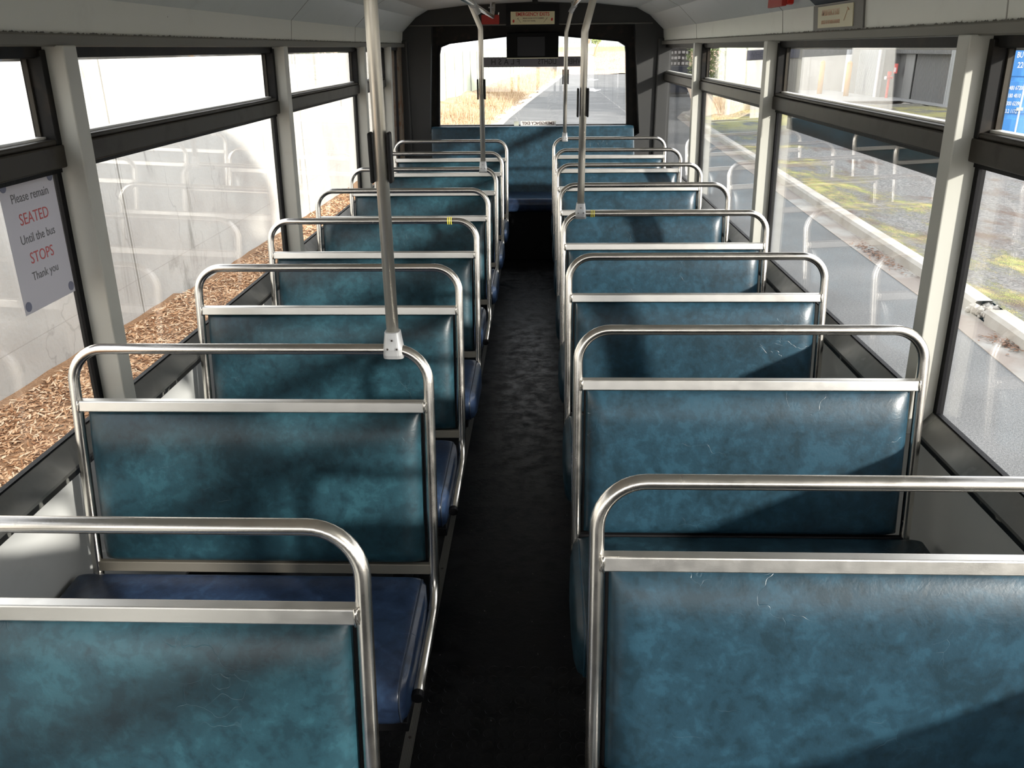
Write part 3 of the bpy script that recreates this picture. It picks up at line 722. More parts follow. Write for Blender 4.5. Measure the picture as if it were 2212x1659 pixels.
for y, z in ((.088, .135), (.090, -.128), (-.090, -.128), (-.092, .135)):
    bm = BM(); disc(bm, (npt(.0006, 1.2+z), y, z), (1, 0, 0), .011, .0012, 20); link('tape_dot', bm, mat('grey dot', (.16, .17, .24), .6), e)

# dark board fixed outside the right window
bm = BM(); wbox(bm, 1, -.045, -.022, 2.12, 3.62, 1.277, 1.40); o = link('sign_board', bm, mat('matt black board', (.008, .010, .011), .5)); tag(o, 'long dark board fixed outside the right window just under its middle rail', 'board')

# ------------------------------------------------------------------ outside: ground
def ground_mat(name, cols, scale, bump=(80, .5, .01), rough=.9):
    return mat(name, cols[0][1], rough, 0, .2, noise=(scale, cols), bump=bump)
GZ = -.80
M_ASPH = mat('asphalt', (.13, .13, .13), .85, 0, .25); 
def asph():
    n, l, b = nodes(M_ASPH); g = n.new('ShaderNodeNewGeometry').outputs['Position']
    a = noise_n(n, l, g, 60, 3, .8); c = noise_n(n, l, g, .9, 4)
    s = math_n(n, l, 'ADD', math_n(n, l, 'MULTIPLY', a, .65), math_n(n, l, 'MULTIPLY', c, .35))
    l.new(mixc(n, l, smooth(n, l, s, .36, .66), (.115, .115, .113), (.205, .203, .198)), b.inputs['Base Color'])
    bp = n.new('ShaderNodeBump'); bp.inputs['Strength'].default_value = .7; bp.inputs['Distance'].default_value = .01
    l.new(noise_n(n, l, g, 120, 2), bp.inputs['Height']); l.new(bp.outputs[0], b.inputs['Normal'])
asph()
M_CONC = ground_mat('pale concrete', [(0, (.40, .37, .32)), (.45, (.46, .43, .38)), (.7, (.34, .30, .25)), (1, (.28, .24, .2))], 2.2, (60, .3, .006))
curb_in = [(3.25, -3), (3.55, 2.5), (3.70, 5.95), (3.89, 8.24), (4.02, 11.55), (4.33, 18.5), (4.69, 26.9), (4.90, 31.5), (5.6, 34.5), (8, 36.5)]
def offset_line(L, d):
    out = []
    for i, p in enumerate(L):
        a = Vector(L[max(i-1, 0)]); b = Vector(L[min(i+1, len(L)-1)]); t = (b-a).normalized(); out.append((p[0]+t.y*d, p[1]-t.x*d))
    return out
def dens(L, st_=.5):
    out = []
    for a, b in zip(L, L[1:]):
        n_ = max(1, int((Vector(b)-Vector(a)).length/st_))
        for k_ in range(n_): out.append((a[0]+(b[0]-a[0])*k_/n_, a[1]+(b[1]-a[1])*k_/n_))
    return out+[L[-1]]
def ribbon(bm, L, prof):
    """sweep (offset, z) profile along line"""
    rows = [[bm.verts.new((x, y, z)) for (x, y) in offset_line(L, d)] for d, z in prof]
    for A, B in zip(rows, rows[1:]):
        for i in range(len(L)-1): bm.faces.new((A[i], A[i+1], B[i+1], B[i]))
CL = dens(curb_in)
bm = BM(); box(bm, -60, 90, -40, 190, GZ-.5, GZ-.12)
o = link('ground', bm, ground_mat('dry earth', [(0, (.16, .13, .10)), (.5, (.22, .19, .15)), (1, (.13, .13, .08))], .6)); struct(o, 'earth surrounding the road', 'ground')
bm = BM(); ro_l = [(-1.75, -6), (-1.75, 12), (-1.6, 28), (-.2, 50), (1.3, 72), (2.6, 92)]
vs = [bm.verts.new((x, y, GZ)) for x, y in ro_l]+[bm.verts.new((x, y, GZ)) for x, y in [(34, 92), (34, 46), (8.3, 36.4)]+CL[::-1][1:]+[(3.1, -6)]]
bm.faces.new(vs); 
r_ = bmesh.ops.extrude_face_region(bm, geom=bm.faces[:]); bmesh.ops.translate(bm, vec=(0, 0, -.12), verts=[x for x in r_['geom'] if isinstance(x, bmesh.types.BMVert)])
o = link('road', bm, M_ASPH); struct(o, 'grey asphalt road beside and behind the bus', 'road')
bm = BM(); ribbon(bm, CL, [(-.01, GZ-.1), (0, GZ+.006), (.27, GZ+.0), (.29, GZ+.01)])
o = link('gutter', bm, ground_mat('gutter concrete', [(0, (.36, .32, .28)), (.45, (.30, .25, .21)), (.62, (.40, .38, .34)), (1, (.2, .14, .11))], 1.6, (60, .3, .006))); struct(o, 'flat concrete gutter along the right side of the road', 'gutter')
def curb_seg(name, L):
    bm = BM(); ribbon(bm, L, [(.28, GZ-.1), (.285, GZ+.10), (.31, GZ+.135), (.45, GZ+.14), (.46, GZ-.1)])
    return link(name, bm, M_CONC)
# the kerb has one broken gap
A_ = [p for p in CL if p[1] <= 7.55]; B_ = [p for p in CL if p[1] >= 7.55]
A_.append((3.815, 7.42)) if A_[-1][1] < 7.42 else None
k1 = curb_seg('curb', A_); struct(k1, 'near length of concrete kerb before the broken gap', 'curb')
k2 = curb_seg('curb', [(3.845, 7.72)]+[p for p in B_ if p[1] > 7.75]); struct(k2, 'long length of concrete kerb past the broken gap', 'curb')
bm = BM()
for i in range(60):
    x = random.uniform(4.12, 4.28); y = random.uniform(7.38, 7.78); s = random.uniform(.015, .05)
    bmesh.ops.create_icosphere(bm, subdivisions=1, radius=s, matrix=Matrix.Translation((x, y, GZ+.05+random.uniform(-.03, .04))))
o = link('curb_rubble', bm, M_CONC); tag(o, 'broken concrete rubble filling the gap in the kerb', 'rubble', kind='stuff')
M_VERGE = mat('gravel verge with moss', (.1, .1, .1), .95, 0, .15)
def verge_nodes():
    n, l, b = nodes(M_VERGE); g = n.new('ShaderNodeNewGeometry').outputs['Position']; s = n.new('ShaderNodeSeparateXYZ'); l.new(g, s.inputs[0])
    a = noise_n(n, l, g, 26, 4, .8); f = noise_n(n, l, g, 110, 2)
    mp = n.new('ShaderNodeMapping'); mp.inputs['Scale'].default_value = (1.2, .55, 1); l.new(g, mp.inputs[0])
    base = mixc(n, l, smooth(n, l, a, .35, .68), (.12, .115, .11), (.27, .26, .245))
    br = mixc(n, l, smooth(n, l, noise_n(n, l, mp.outputs[0], 1.3, 5, .6), .52, .68), base, (.14, .105, .085))
    # moss where the strip near the kerb meets noise
    d = math_n(n, l, 'SUBTRACT', s.outputs['X'], math_n(n, l, 'ADD', math_n(n, l, 'MULTIPLY', s.outputs['Y'], .045), 3.95))
    near = math_n(n, l, 'SUBTRACT', 1, smooth(n, l, d, .3, 2.4))
    m1 = noise_n(n, l, mp.outputs[0], 1.1, 6, .68); mk = math_n(n, l, 'ADD', math_n(n, l, 'MULTIPLY', near, .20), m1)
    mask = smooth(n, l, math_n(n, l, 'ADD', mk, math_n(n, l, 'MULTIPLY', f, .55)), .97, 1.10)
    mc = mixc(n, l, smooth(n, l, noise_n(n, l, g, 6, 3), .4, .6), (.34, .35, .12), (.46, .38, .17))
    far = math_n(n, l, 'MULTIPLY', smooth(n, l, s.outputs['Y'], 24, 27), math_n(n, l, 'SUBTRACT', 1, smooth(n, l, s.outputs['Y'], 33, 36)))
    far = math_n(n, l, 'MULTIPLY', far, smooth(n, l, noise_n(n, l, g, .8, 5, .7), .40, .56))
    c = mixc(n, l, mask, br, mc); c = mixc(n, l, math_n(n, l, 'MULTIPLY', far, .8), c, (.40, .37, .14))
    l.new(c, b.inputs['Base Color'])
    bp = n.new('ShaderNodeBump'); bp.inputs['Strength'].default_value = .9; bp.inputs['Distance'].default_value = .02
    l.new(math_n(n, l, 'ADD', a, math_n(n, l, 'MULTIPLY', mask, .5)), bp.inputs['Height']); l.new(bp.outputs[0], b.inputs['Normal'])
verge_nodes()
bm = BM(); inner = offset_line(CL, .44); nrow = []
for i, (x, y) in enumerate(inner):
    row = []
    for j in range(13):
        t = j/12; xx = x+(26-x)*t**1.6; zz = GZ+.13+(.03*math.sin(xx*2.1+y*.7)+.02*math.sin(xx*5+y*2.3))*min(1, j/2)
        yy = y if y < 36 else 36
        row.append(bm.verts.new((xx, y+(0 if j == 0 else min(0, 36-y))*t, zz)))
    nrow.append(row)
for A, B in zip(nrow, nrow[1:]):
    for j in range(12): bm.faces.new((A[j], A[j+1], B[j+1], B[j]))
o = link('verge', bm, M_VERGE, sm=True); struct(o, 'dark gravel verge with yellow green moss beyond the kerb', 'verge')
# dry leaves in the gutter
bm = BM()
for i in range(420):
    c_ = random.choice(((4.1, 9.8, .35), (4.12, 10.3, .3), (3.98, 6.85, .12))); a_ = random.uniform(0, 6.28)
    x = c_[0]+random.gauss(0, .06); y = c_[1]+random.gauss(0, c_[2]); z = GZ+.012+random.uniform(0, .02); L_ = random.uniform(.02, .06); w_ = random.uniform(.006, .014)
    d = Vector((math.cos(a_), math.sin(a_), random.uniform(-.2, .3))); q = Vector((-d.y, d.x, 0)).normalized(); P = Vector((x, y, z))
    vs = [bm.verts.new(P+d*L_*.5), bm.verts.new(P+q*w_+Vector((0, 0, .006))), bm.verts.new(P-d*L_*.5), bm.verts.new(P-q*w_)]; bm.faces.new(vs)
o = link('dry_leaves', bm, mat('dry leaves', (.22, .12, .07), .8)); tag(o, 'brown dry leaves and twigs caught in the gutter', 'leaves', kind='stuff')

# ------------------------------------------------------------------ outside left: retaining wall and wood chips
M_WALL = mat('weathered concrete', (.55, .54, .5), .85, 0, .2)
def wall_nodes():
    n, l, b = nodes(M_WALL); g = n.new('ShaderNodeNewGeometry').outputs['Position']; s = n.new('ShaderNodeSeparateXYZ'); l.new(g, s.inputs[0])
    base = mixc(n, l, smooth(n, l, noise_n(n, l, g, 1.2, 6, .6), .35, .7), (.60, .595, .56), (.50, .49, .46))
    mp = n.new('ShaderNodeMapping'); mp.inputs['Scale'].default_value = (1, 1.6, .35); l.new(g, mp.inputs[0])
    st_ = smooth(n, l, noise_n(n, l, mp.outputs[0], 1.0, 7, .7, .8), .56, .70)
    c = mixc(n, l, math_n(n, l, 'MULTIPLY', st_, .75), base, (.25, .24, .21))
    # fine dark cracks
    v = n.new('ShaderNodeTexVoronoi'); v.feature = 'DISTANCE_TO_EDGE'; v.inputs['Scale'].default_value = .8
    wn = n.new('ShaderNodeTexNoise'); wn.inputs['Scale'].default_value = 2.5; wn.inputs['Detail'].default_value = 6; l.new(g, wn.inputs['Vector'])
    va = n.new('ShaderNodeVectorMath'); va.operation = 'ADD'; l.new(mp.outputs[0], va.inputs[0]); l.new(wn.outputs['Color'], va.inputs[1]); l.new(va.outputs[0], v.inputs['Vector'])
    ck = math_n(n, l, 'SUBTRACT', 1, smooth(n, l, v.outputs['Distance'], 0, .018)); ck = math_n(n, l, 'MULTIPLY', ck, smooth(n, l, noise_n(n, l, g, .9, 3), .45, .6))
    c = mixc(n, l, math_n(n, l, 'MULTIPLY', ck, .3), c, (.2, .19, .17))
    # cast panel joints
    for yj in (7.15, 12.95, 18.9):
        d = math_n(n, l, 'ABSOLUTE', math_n(n, l, 'SUBTRACT', s.outputs['Y'], yj)); j = math_n(n, l, 'LESS_THAN', d, .012)
        c = mixc(n, l, j, c, (.25, .24, .21))
        j2 = math_n(n, l, 'LESS_THAN', math_n(n, l, 'ABSOLUTE', math_n(n, l, 'SUBTRACT', d, .045)), .004)
        c = mixc(n, l, math_n(n, l, 'MULTIPLY', j2, .5), c, (.25, .24, .21))
    hz = math_n(n, l, 'LESS_THAN', math_n(n, l, 'ABSOLUTE', math_n(n, l, 'SUBTRACT', s.outputs['Z'], -.30)), .004)
    c = mixc(n, l, math_n(n, l, 'MULTIPLY', hz, .35), c, (.3, .28, .25))
    l.new(c, b.inputs['Base Color'])
    bp = n.new('ShaderNodeBump'); bp.inputs['Strength'].default_value = .4; bp.inputs['Distance'].default_value = .01
    l.new(noise_n(n, l, g, 30, 4), bp.inputs['Height']); l.new(bp.outputs[0], b.inputs['Normal'])
wall_nodes()
bm = BM(); box(bm, -3.85, -3.60, -4, 24.0, GZ-.1, 2.6); o = link('retaining_wall', bm, M_WALL, bev=.02); struct(o, 'tall pale concrete retaining wall left of the bus', 'wall')
def chip_z(x, y):
    t = min(1, max(0, (-1.75-x)/1.85)); top = -.50 if y < 4 else (-.56-.022*(y-5) if y < 8 else -.68-.018*(y-8))
    top = max(top, -.80)
    return GZ+.02+(top-GZ-.02)*t+.012*math.sin(x*9+y*4)*math.sin(y*7)
M_CHIPB = mat('dark wood chip base', (.20, .11, .06), .95, 0, .1, noise=(60, [(0, (.18, .09, .05)), (.5, (.42, .24, .13)), (1, (.60, .38, .22))]), bump=(90, 1, .02))
bm = BM(); G_ = [[bm.verts.new((-1.72-1.9*i/14, -3+27*j/110, chip_z(-1.72-1.9*i/14, -3+27*j/110))) for i in range(15)] for j in range(111)]
for A, B in zip(G_, G_[1:]):
    for i in range(14): bm.faces.new((A[i], A[i+1], B[i+1], B[i]))
o = link('mulch_bed', bm, M_CHIPB, sm=True); struct(o, 'bed of brown wood chip mulch between bus and wall', 'garden bed')
M_CHIPS = []
for c_ in ((.62, .36, .19), (.78, .50, .29), (.42, .21, .10), (.86, .64, .42)): M_CHIPS.append(mat('wood chip', c_, .85, 0, .2))
vs = []; fs = []; mi = []
for i in range(60000):
    y = 1.5+13.5*random.random()**1.5; x = -1.78-1.74*random.random()
    z = chip_z(x, y)+random.uniform(.0, .018); L_ = random.uniform(.02, .065)*(1+.03*y); w_ = random.uniform(.003, .008)*(1+.04*y)
    a_ = random.gauss(1.9, .9); d = Vector((math.cos(a_), math.sin(a_), random.gauss(0, .22))).normalized(); q = Vector((-d.y, d.x, random.gauss(0, .35))).normalized(); P = Vector((x, y, z))
    up_ = d.cross(q)*.003; b0 = len(vs)
    vs += [P+d*L_*.5+q*w_*.3, P+d*L_*.1+q*w_, P-d*L_*.5+q*w_*.5, P-d*L_*.45-q*w_*.5, P+d*L_*.1-q*w_*.8, P+d*L_*.5-q*w_*.3]
    fs.append((b0, b0+1, b0+2, b0+3, b0+4, b0+5)); mi.append(random.randrange(4))
me = bpy.data.meshes.new('wood_chips'); me.from_pydata([tuple(v_) for v_ in vs], [], fs)
o = link('wood_chips', me, M_CHIPS); me.polygons.foreach_set('material_index', mi); tag(o, 'loose brown wood chips covering the bed beside the concrete wall', 'mulch', kind='stuff')

# ------------------------------------------------------------------ outside rear: bank, fence, far bank, arrows, far building, tree
M_DRY = mat('dry grass earth', (.5, .38, .26), .95, 0, .1, noise=(1.6, [(0, (.36, .27, .17)), (.45, (.52, .40, .28)), (.6, (.42, .32, .2)), (1, (.30, .26, .13))]), bump=(14, 1, .08))
def bank(name, rows, label, m=M_DRY, nz=.06):
    bm = BM(); R2 = []
    for r0 in rows:
        r0 = dens(r0, .6) if False else r0; R2.append([bm.verts.new((p[0]+random.uniform(-nz, nz), p[1]+random.uniform(-nz, nz), p[2]+random.uniform(-nz, nz))) for p in r0])
    for A, B in zip(R2, R2[1:]):
        for i in range(len(A)-1): bm.faces.new((A[i], A[i+1], B[i+1], B[i]))
    o = link(name, bm, m, sm=True); struct(o, label, 'bank'); return o
foot = [(-1.75, 24.3), (-1.35, 32), (-.3, 48.5), (1.2, 71), (2.0, 86)]
foot = dens(foot, .8); rows = []
for j, (d, h) in enumerate(((0, 0), (.35, .05), (.9, .16), (1.6, .34), (2.3, .5), (3.2, .62), (5, .65), (9, .7), (16, .8))):
    rows.append([(x-d*1.0, y+d*.1, GZ+h+.05*math.sin(y*1.3+d*3)) for x, y in foot])
bank('bank', rows, 'dry grassy bank rising left of the road behind the bus')
bm = BM(); L2 = dens([(-1.75, 16), (-1.6, 24), (-1.25, 32), (-.2, 48.5), (1.3, 71), (2.3, 88)], 2)
ribbon(bm, L2, [(-.55, GZ+.02), (-.5, GZ+.045), (.08, GZ+.02), (.1, GZ-.05)]); o = link('path_edge', bm, mat('bleached gravel edge', (.66, .60, .50), .9)); struct(o, 'pale gravel edge between the road and dry bank', 'road edge')
vs = []; fs = []; mi = []
for i in range(9000):
    t = random.random()**1.3; k_ = min(len(foot)-1, int(t*(len(foot)-1))); x, y = foot[k_]; d = random.uniform(.15, 2.0); z = GZ+min(.62, .02+d*.2)
    y += random.uniform(.3, 1.0); x -= d; H = random.uniform(.12, .38)*(1.5 if math.sin(y*.9+d) > .4 else .7); a_ = random.uniform(0, 6.28); w_ = .012
    b0 = len(vs); lean = Vector((random.gauss(0, .12), random.gauss(0, .12), 0)); P = Vector((x, y, z-.03)); q = Vector((math.cos(a_), math.sin(a_), 0))*w_
    vs += [P-q, P+q, P+lean+Vector((0, 0, H))]; fs.append((b0, b0+1, b0+2)); mi.append(random.randrange(2))
me = bpy.data.meshes.new('dry_grass'); me.from_pydata([tuple(v_) for v_ in vs], [], fs); o = link('dry_grass', me, [mat('straw', (.58, .44, .28), .9), mat('brown straw', (.40, .27, .17), .9)]); me.polygons.foreach_set('material_index', mi)
tag(o, 'straw coloured dry grass tufts on the bank left of the rear road', 'grass', kind='stuff')
# fence on the bank
e = empty('paling_fence', (-4.6, 26, -.15), 'pale sheet fence with thin dark posts above the dry bank behind', 'fence')
fl_ = dens([(-4.2, 24.3), (-3.9, 32), (-2.9, 48), (-1.4, 72)], 2.2)
def rel(p): return (p[0]+4.6, p[1]-26, p[2]+.15)
bm = BM()
for a, b in zip(fl_, fl_[1:]):
    hexa(bm, [rel((a[0], a[1], -.3)), rel((b[0], b[1], -.3)), rel((b[0]-.03, b[1], -.3)), rel((a[0]-.03, a[1], -.3)), rel((a[0], a[1], 1.45)), rel((b[0], b[1], 1.45)), rel((b[0]-.03, b[1], 1.45)), rel((a[0]-.03, a[1], 1.45))])
link('sheet_panel', bm, mat('pale green white sheeting', (.62, .68, .56), .6, noise=(.7, [(0, (.70, .74, .66)), (.5, (.60, .68, .50)), (1, (.78, .80, .76))])), e)
for i, p in enumerate(fl_):
    bm = BM(); cyl(bm, rel((p[0]+.04, p[1], -.35)), rel((p[0]+.04, p[1], 1.5)), .022, 8); link('post', bm, mat('thin grey post', (.25, .25, .24), .6), e)
# far bank across the end of the road
rows = []
for d, h in ((0, 0), (1, .25), (2.5, .9), (4.5, 1.7), (6, 1.95), (10, 2.0)):
    rows.append([(x, 84+d+.06*(x-2)**1.0*0+.3*math.sin(x), GZ+h+.08*math.sin(x*1.1+d)) for x in [1.5+i*1.0 for i in range(34)]])
bank('bank', rows, 'reddish dry earth bank across the far end of the road', mat('red dry earth', (.5, .36, .26), .95, 0, .1, noise=(1.1, [(0, (.42, .30, .22)), (.5, (.58, .42, .31)), (1, (.34, .25, .17))]), bump=(6, 1, .2)))
bm = BM(); prism(bm, [(93.5, .6), (100, .6), (100, 1.62), (96.5, 1.6), (93.5, 1.18)], 'x', -6, 36)
o = link('grass_strip', bm, mat('green grass', (.28, .38, .14), .9, noise=(3, [(0, (.2, .3, .1)), (1, (.4, .46, .24))]))); struct(o, 'green grass strip on top of the far bank', 'grass')
e = empty('far_fence', (10, 97.2, 1.6), 'grey upright fence on top of the far bank behind the road', 'fence')
bm = BM()
for i in range(120):
    x = -13+i*.22; box(bm, x, x+.14, 0, .05, 0, 3.2)
link('picket_panel', bm, mat('grey fence metal', (.30, .32, .33), .6), e)
bm = BM(); box(bm, .0, 1.9, -.4, -.1, 0, 3.4); link('grey_panel', bm, mat('pale grey panel', (.42, .43, .43), .6), e)
for x in (-3.2, 3.4): bm = BM(); cyl(bm, (x, -.6, -.5), (x, -.6, 3.2), .05, 8); link('post', bm, mat('white pole', (.7, .7, .66), .6), e)
bm = BM(); box(bm, -6, 40, 105, 106, 0, 9); o = link('far_shed', bm, mat('far shed grey', (.33, .35, .37), .7)); tag(o, 'long grey shed wall far behind the bus beyond the fence', 'building')
def tree(name, loc, trunk_pts, rads, blobs, label, leafm, barkm, dens_=900, size=.10):
    e = empty(name, loc, label, 'tree')
    for pts, rr in zip(trunk_pts, rads):
        bm = BM(); sweep(bm, pts, rr, 10); link('trunk', bm, barkm, e, sm=True)
    vs = []; fs = []
    for (c_, r_) in blobs:
        for i in range(int(dens_)):
            v_ = Vector((random.gauss(0, 1), random.gauss(0, 1), random.gauss(0, 1))).normalized()*(random.random()**.33); P = Vector(c_)+Vector((v_.x*r_[0], v_.y*r_[1], v_.z*r_[2]))
            d = Vector((random.gauss(0, 1), random.gauss(0, 1), random.gauss(0, 1))).normalized(); q = d.orthogonal().normalized(); b0 = len(vs); s_ = size*random.uniform(.6, 1.4)
            vs += [P+d*s_, P+q*s_*.4, P-d*s_, P-q*s_*.4]; fs.append((b0, b0+1, b0+2, b0+3))
    me = bpy.data.meshes.new('foliage'); me.from_pydata([tuple(v_) for v_ in vs], [], fs); link('foliage', me, leafm, e)
    return e
M_BARK = mat('pale gum bark', (.62, .46, .30), .8); M_LEAF = mat('gum leaves', (.30, .36, .14), .7); M_LEAFD = mat('dark green leaves', (.075, .12, .04), .7)
tree('gum_tree', (4.2, 88, 1.0), [[(0, 0, -.6), (.3, 0, .8), (1.1, 0, 3.4)], [(.9, 0, -.4), (1.5, 0, 1.4), (1.7, 0, 3.2)]], [[.16, .12, .08], [.12, .09, .06]], [((.9, .2, 2.9), (1.5, 1, .8)), ((1.1, -.2, 1.3), (.5, .5, .5))], 'leaning pale gum tree seen through the rear window', M_LEAF, M_BARK, 260, .12)
# painted arrows on the road
for (x, y) in ((3.12, 53.3), (4.04, 70.5)):
    bm = BM(); prism(bm, [(x-.5, y), (x, y-2.2), (x+.5, y), (x+.16, y), (x+.16, y+1.6), (x-.16, y+1.6), (x-.16, y)], 'z', GZ+.002, GZ+.008)
    o = link('road_arrow', bm, mat('road paint', (.85, .85, .82), .7)); tag(o, 'white painted arrow on the rear road, ' + ('nearer of the two' if y < 60 else 'farther of the two'), 'road marking', 'painted road arrows')

# ------------------------------------------------------------------ outside right: warehouse, bollards, hydrant, container
e = empty('warehouse', (15.7, 38, GZ), 'pale grey corrugated warehouse with recessed door across the verge', 'building')
M_CREAM = mat('cream wall sheet', (.30, .29, .27), .7, noise=(.5, [(0, (.27, .26, .24)), (1, (.33, .32, .30))]))
M_GREYW = mat('grey wall sheet', (.36, .37, .37), .7); M_DOORG = mat('grey door', (.20, .20, .195), .6); M_RIB = mat('ribbed grey sheet', (.21, .21, .205), .6)
EL = e.location
def quad_wall(bm, a, b, z0, z1, th=.15, ribs=0, ribd=.03):
    a = Vector((a[0], a[1], 0))-Vector((EL.x, EL.y, 0)); b = Vector((b[0], b[1], 0))-Vector((EL.x, EL.y, 0)); d = (b-a).normalized(); n_ = Vector((d.y, -d.x, 0))
    if n_.dot(-Vector((EL.x, EL.y, 0))) < 0: n_ = -n_
    z0 -= GZ; z1 -= GZ
    def seg(p, q, t0, t1):
        hexa(bm, [p+n_*t1+Vector((0, 0, z0)), q+n_*t1+Vector((0, 0, z0)), q+n_*t0+Vector((0, 0, z0)), p+n_*t0+Vector((0, 0, z0)), p+n_*t1+Vector((0, 0, z1)), q+n_*t1+Vector((0, 0, z1)), q+n_*t0+Vector((0, 0, z1)), p+n_*t0+Vector((0, 0, z1))])
    seg(a, b, -th, 0)
    if ribs:
        L_ = (b-a).length; N = int(L_/ribs)
        for i in range(N): seg(a+d*(i*ribs), a+d*(i*ribs+ribs*.5), 0, ribd)
bm = BM(); quad_wall(bm, (10.6, 49.5), (16.4, 46.5), GZ, 6); link('back_wall', bm, M_CREAM, e)
bm = BM(); quad_wall(bm, (16.4, 46.5), (15.1, 40.2), GZ, 6, .2, .3, .01); link('side_wall', bm, M_GREYW, e)
bm = BM(); quad_wall(bm, (15.2, 40.25), (16.0, 40.25), GZ, 6, .1); quad_wall(bm, (16.0, 40.3), (15.9, 34.4), GZ, 1.22, .15); link('recess_wall', bm, M_DOORG, e)
bm = BM(); quad_wall(bm, (15.95, 38.2), (15.87, 34.4), GZ+.02, 1.2, .02, .12, .03); link('ribbed_panel', bm, M_RIB, e)
bm = BM(); quad_wall(bm, (15.9, 39.3), (15.88, 38.35), GZ+.02, 1.18, .03); link('door', bm, mat('person door grey', (.26, .26, .25), .6), e)
bm = BM(); quad_wall(bm, (15.75, 40.2), (15.65, 34.4), 1.2, 6, .3, .12, .03); link('upper_wall', bm, M_RIB, e)
bm = BM(); quad_wall(bm, (15.6, 34.4), (15.5, 26), GZ, 6, .3, .25, .01); link('front_wall', bm, M_GREYW, e)
bm = BM(); cyl(bm, (15.05-EL.x, 40.1-EL.y, 0), (15.05-EL.x, 40.1-EL.y, 7), .07, 10); link('downpipe', bm, mat('white downpipe', (.75, .75, .74), .5), e)
bm = BM(); cyl(bm, (15.95-EL.x-.6, 46.1-EL.y-1.2, 0), (15.95-EL.x-.6, 46.1-EL.y-1.2, 7), .16, 10); link('column', bm, mat('white column', (.6, .6, .6), .5), e)
bm = BM(); box(bm, 11.5, 15.2, 37.5, 47, GZ+.14, GZ+.17); box(bm, 15.2, 16, 28, 40, GZ+.14, GZ+.17); o = link('apron', bm, mat('pale apron concrete', (.28, .28, .27), .85)); struct(o, 'pale concrete apron in front of the warehouse', 'paving')
for (x, y), s in (((13.55, 43.2), 'left'), ((14.15, 41.2), 'right')):
    bm = BM(); cyl(bm, (0, 0, 0), (0, 0, 1.42), .12, 16); bmesh.ops.create_uvsphere(bm, u_segments=12, v_segments=6, radius=.12, matrix=Matrix.Translation((0, 0, 1.42)))
    o = link('bollard', bm, mat('yellow orange bollard', (.55, .28, .07), .5), sm=True); o.location = (x, y, GZ+.15); tag(o, f'tall orange yellow bollard before the warehouse, {s} of the pair', 'bollard', 'warehouse bollards')
e = empty('fire_hydrant', (15.30, 39.35, GZ+.15), 'red fire hydrant standpipe beside the warehouse door recess', 'hydrant')
bm = BM(); cyl(bm, (0, 0, 0), (0, 0, 1.0), .055, 12); link('standpipe', bm, M_REDP, e)
bm = BM(); cyl(bm, (-.16, -.05, .86), (.16, .05, .86), .06, 12); cyl(bm, (0, 0, .95), (0, 0, 1.12), .09, 12); link('valve_head', bm, M_REDP, e, bev=.01)
bm = BM(); cyl(bm, (-.20, -.06, .86), (-.15, -.05, .86), .07, 12); link('cap', bm, mat('white cap', (.75, .72, .7), .4), e)
e = empty('hydrant_sign', (15.66, 39.62, .58), 'small red and white sign on the warehouse wall above the hydrant', 'sign')
bm = BM(); box(bm, -.04, 0, -.16, .16, -.20, .20); link('plate', bm, mat('sign pink red', (.70, .15, .13), .5), e)
bm = BM(); box(bm, -.046, -.04, -.09, .09, -.14, .04); link('white_symbol', bm, mat('sign white', (.8, .75, .75), .5), e)
# concrete building left of warehouse with a downpipe
e = empty('concrete_building', (7.4, 32.6, GZ), 'cream concrete building with dark high window beyond the verge', 'building'); EL = e.location
bm = BM(); quad_wall(bm, (6.75, 31.5), (10.9, 37.6), GZ, 5, .3); link('wall', bm, mat('cream concrete', (.34, .32, .28), .8, noise=(.8, [(0, (.31, .29, .25)), (.6, (.37, .35, .31)), (1, (.25, .22, .19))])), e)
bm = BM(); quad_wall(bm, (7.6, 32.6), (10.8, 37.3), 1.1, 2.2, .05); bm.transform(Matrix.Translation((-.12, -.08, 0))); link('window', bm, mat('dark high window', (.10, .10, .13), .3), e)
bm = BM(); cyl(bm, (-.75, -1.25, 0), (-.75, -1.25, 6), .09, 10); link('downpipe', bm, mat('grey downpipe', (.5, .52, .52), .5), e)
bm = BM(); rows = []
rows = [[(5.2+i*.35, 29.7+i*.52+d*.9-.0, GZ+.12+h) for i in range(9)] for d, h in ((0, 0), (.5, .35), (1.2, .75), (2.2, .9))]
bank('bank', rows, 'small pinkish dry bank at the foot of the concrete building', mat('pink dry bank', (.34, .27, .22), .95, noise=(2, [(0, (.28, .22, .17)), (1, (.38, .31, .25))])), .04)
tree('bushy_tree', (6.7, 36, GZ), [[(0, 0, 0), (0, 0, 1.5)]], [[.12, .1]], [((.1, 0, 2.0), (.95, .9, 1.9)), ((.0, 0, 3.2), (.8, .8, .9))], 'bushy green tree beside the cream concrete building', M_LEAF, M_BARK, 2600, .07)
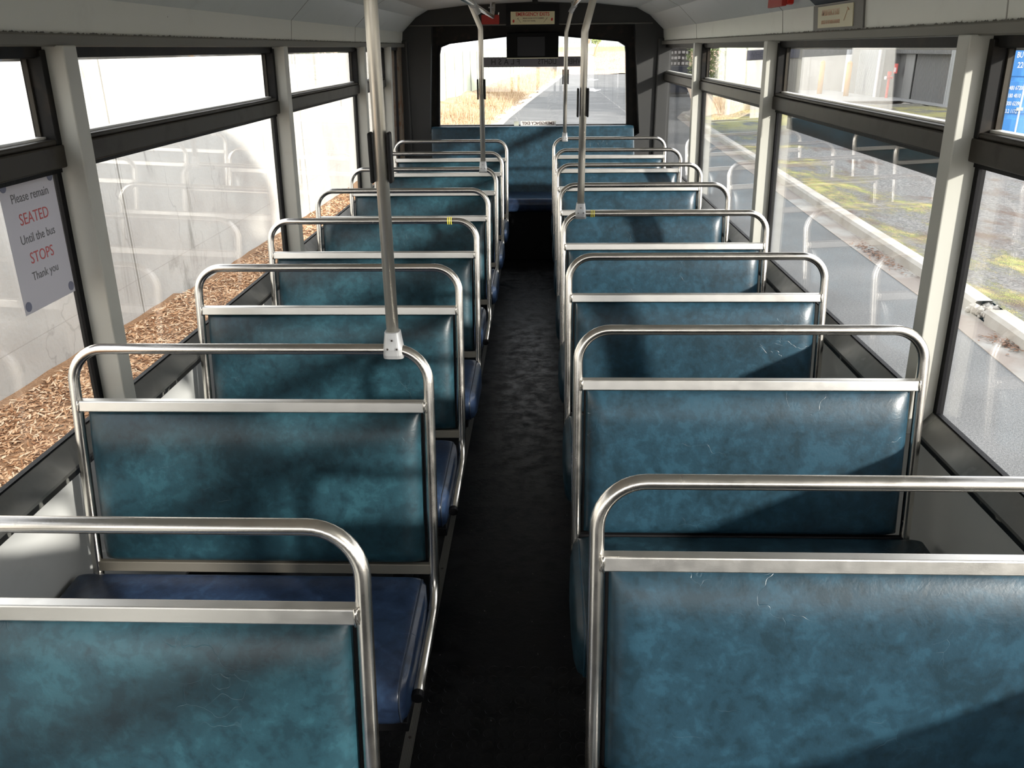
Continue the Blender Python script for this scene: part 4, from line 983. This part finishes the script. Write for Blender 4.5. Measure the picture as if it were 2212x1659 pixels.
# rack of goods far off
e = empty('goods_rack', (5.9, 47, GZ), 'dark open rack of pale stacked blocks beyond the road bend', 'rack')
bm = BM(); box(bm, -1.0, 1.9, .1, .8, 0, 3.4); link('back_frame', bm, mat('dark rack', (.10, .09, .085), .8), e)
bm = BM()
for r0 in range(9):
    for c0 in range(14):
        if c0 in (6, 7): continue
        x = -.92+c0*.2; z = .95+r0*.27+random.uniform(-.02, .02); box(bm, x, x+random.uniform(.10, .16), 0, .12, z, z+.13)
link('stacked_blocks', bm, mat('pale blocks', (.62, .58, .54), .8), e)
bm = BM(); box(bm, -.1, 1.9, -.9, -.1, .1, 1.35); o = link('bin', bm, mat('dark blue bin', (.03, .035, .055), .5)); o.location = (6.0, 46, GZ+.1); tag(o, 'dark low skip bin in front of the rack of blocks', 'bin')

# blue shipping container
e = empty('shipping_container', (8.95, 18.5, GZ+.14), 'bright blue shipping container on the verge at the right edge', 'container')
e.rotation_euler = (0, 0, math.radians(-28))
M_CB = mat('container blue', (.055, .24, .60), .45, 0, .4, noise=(3, [(0, (.05, .22, .56)), (.7, (.07, .28, .66)), (.85, (.25, .12, .06)), (1, (.25, .12, .06))]))
M_CW = mat('container white', (.75, .78, .8), .5)
bm = BM(); box(bm, 0, 2.44, .06, 6.0, .12, 2.5); link('body', bm, M_CB, e)
bm = BM()
for x0, x1, z0, z1 in ((0, .10, 0, 2.59), (2.34, 2.44, 0, 2.59), (0, 2.44, 0, .16), (0, 2.44, 2.46, 2.59)): box(bm, x0, x1, -.04, .10, z0, z1)
link('corner_frame', bm, M_CB, e, bev=.01)
for x0, x1 in ((.11, 1.21), (1.23, 2.33)):
    bm = BM(); box(bm, x0, x1, -.01, .06, .17, 2.45)
    for z in (.50, 1.22, 1.93): box(bm, x0+.05, x1-.05, -.03, -.01, z-.31, z+.31)
    link('door', bm, M_CB, e, bev=.01)
for x in (.33, .92, 1.50, 2.10):
    bm = BM(); cyl(bm, (x, -.07, .08), (x, -.07, 2.5), .018, 10); link('lock_rod', bm, mat('rod pale', (.55, .62, .68), .4), e)
    bm = BM()
    for z in (.35, 1.0, 2.2): box(bm, x-.06, x+.06, -.09, -.02, z-.03, z+.03)
    link('rod_bracket', bm, mat('bracket', (.45, .46, .44), .5), e)
place_text('BU 203439', .15, (.88, -.034, 2.02), (1, 0, 0), (0, 0, 1), M_CW, e, .58, ex=.002, bold=.003)
place_text('22G1', .15, (.84, -.034, 1.83), (1, 0, 0), (0, 0, 1), M_CW, e, .7, ex=.002, bold=.003)
for i, s in enumerate(('30480 67200', '2180 4810', '28300 62390', '33.2 1172')):
    place_text(s, .11, (.76, -.034, 1.40-i*.15), (1, 0, 0), (0, 0, 1), M_CW, e, .55, ex=.002, bold=.002)
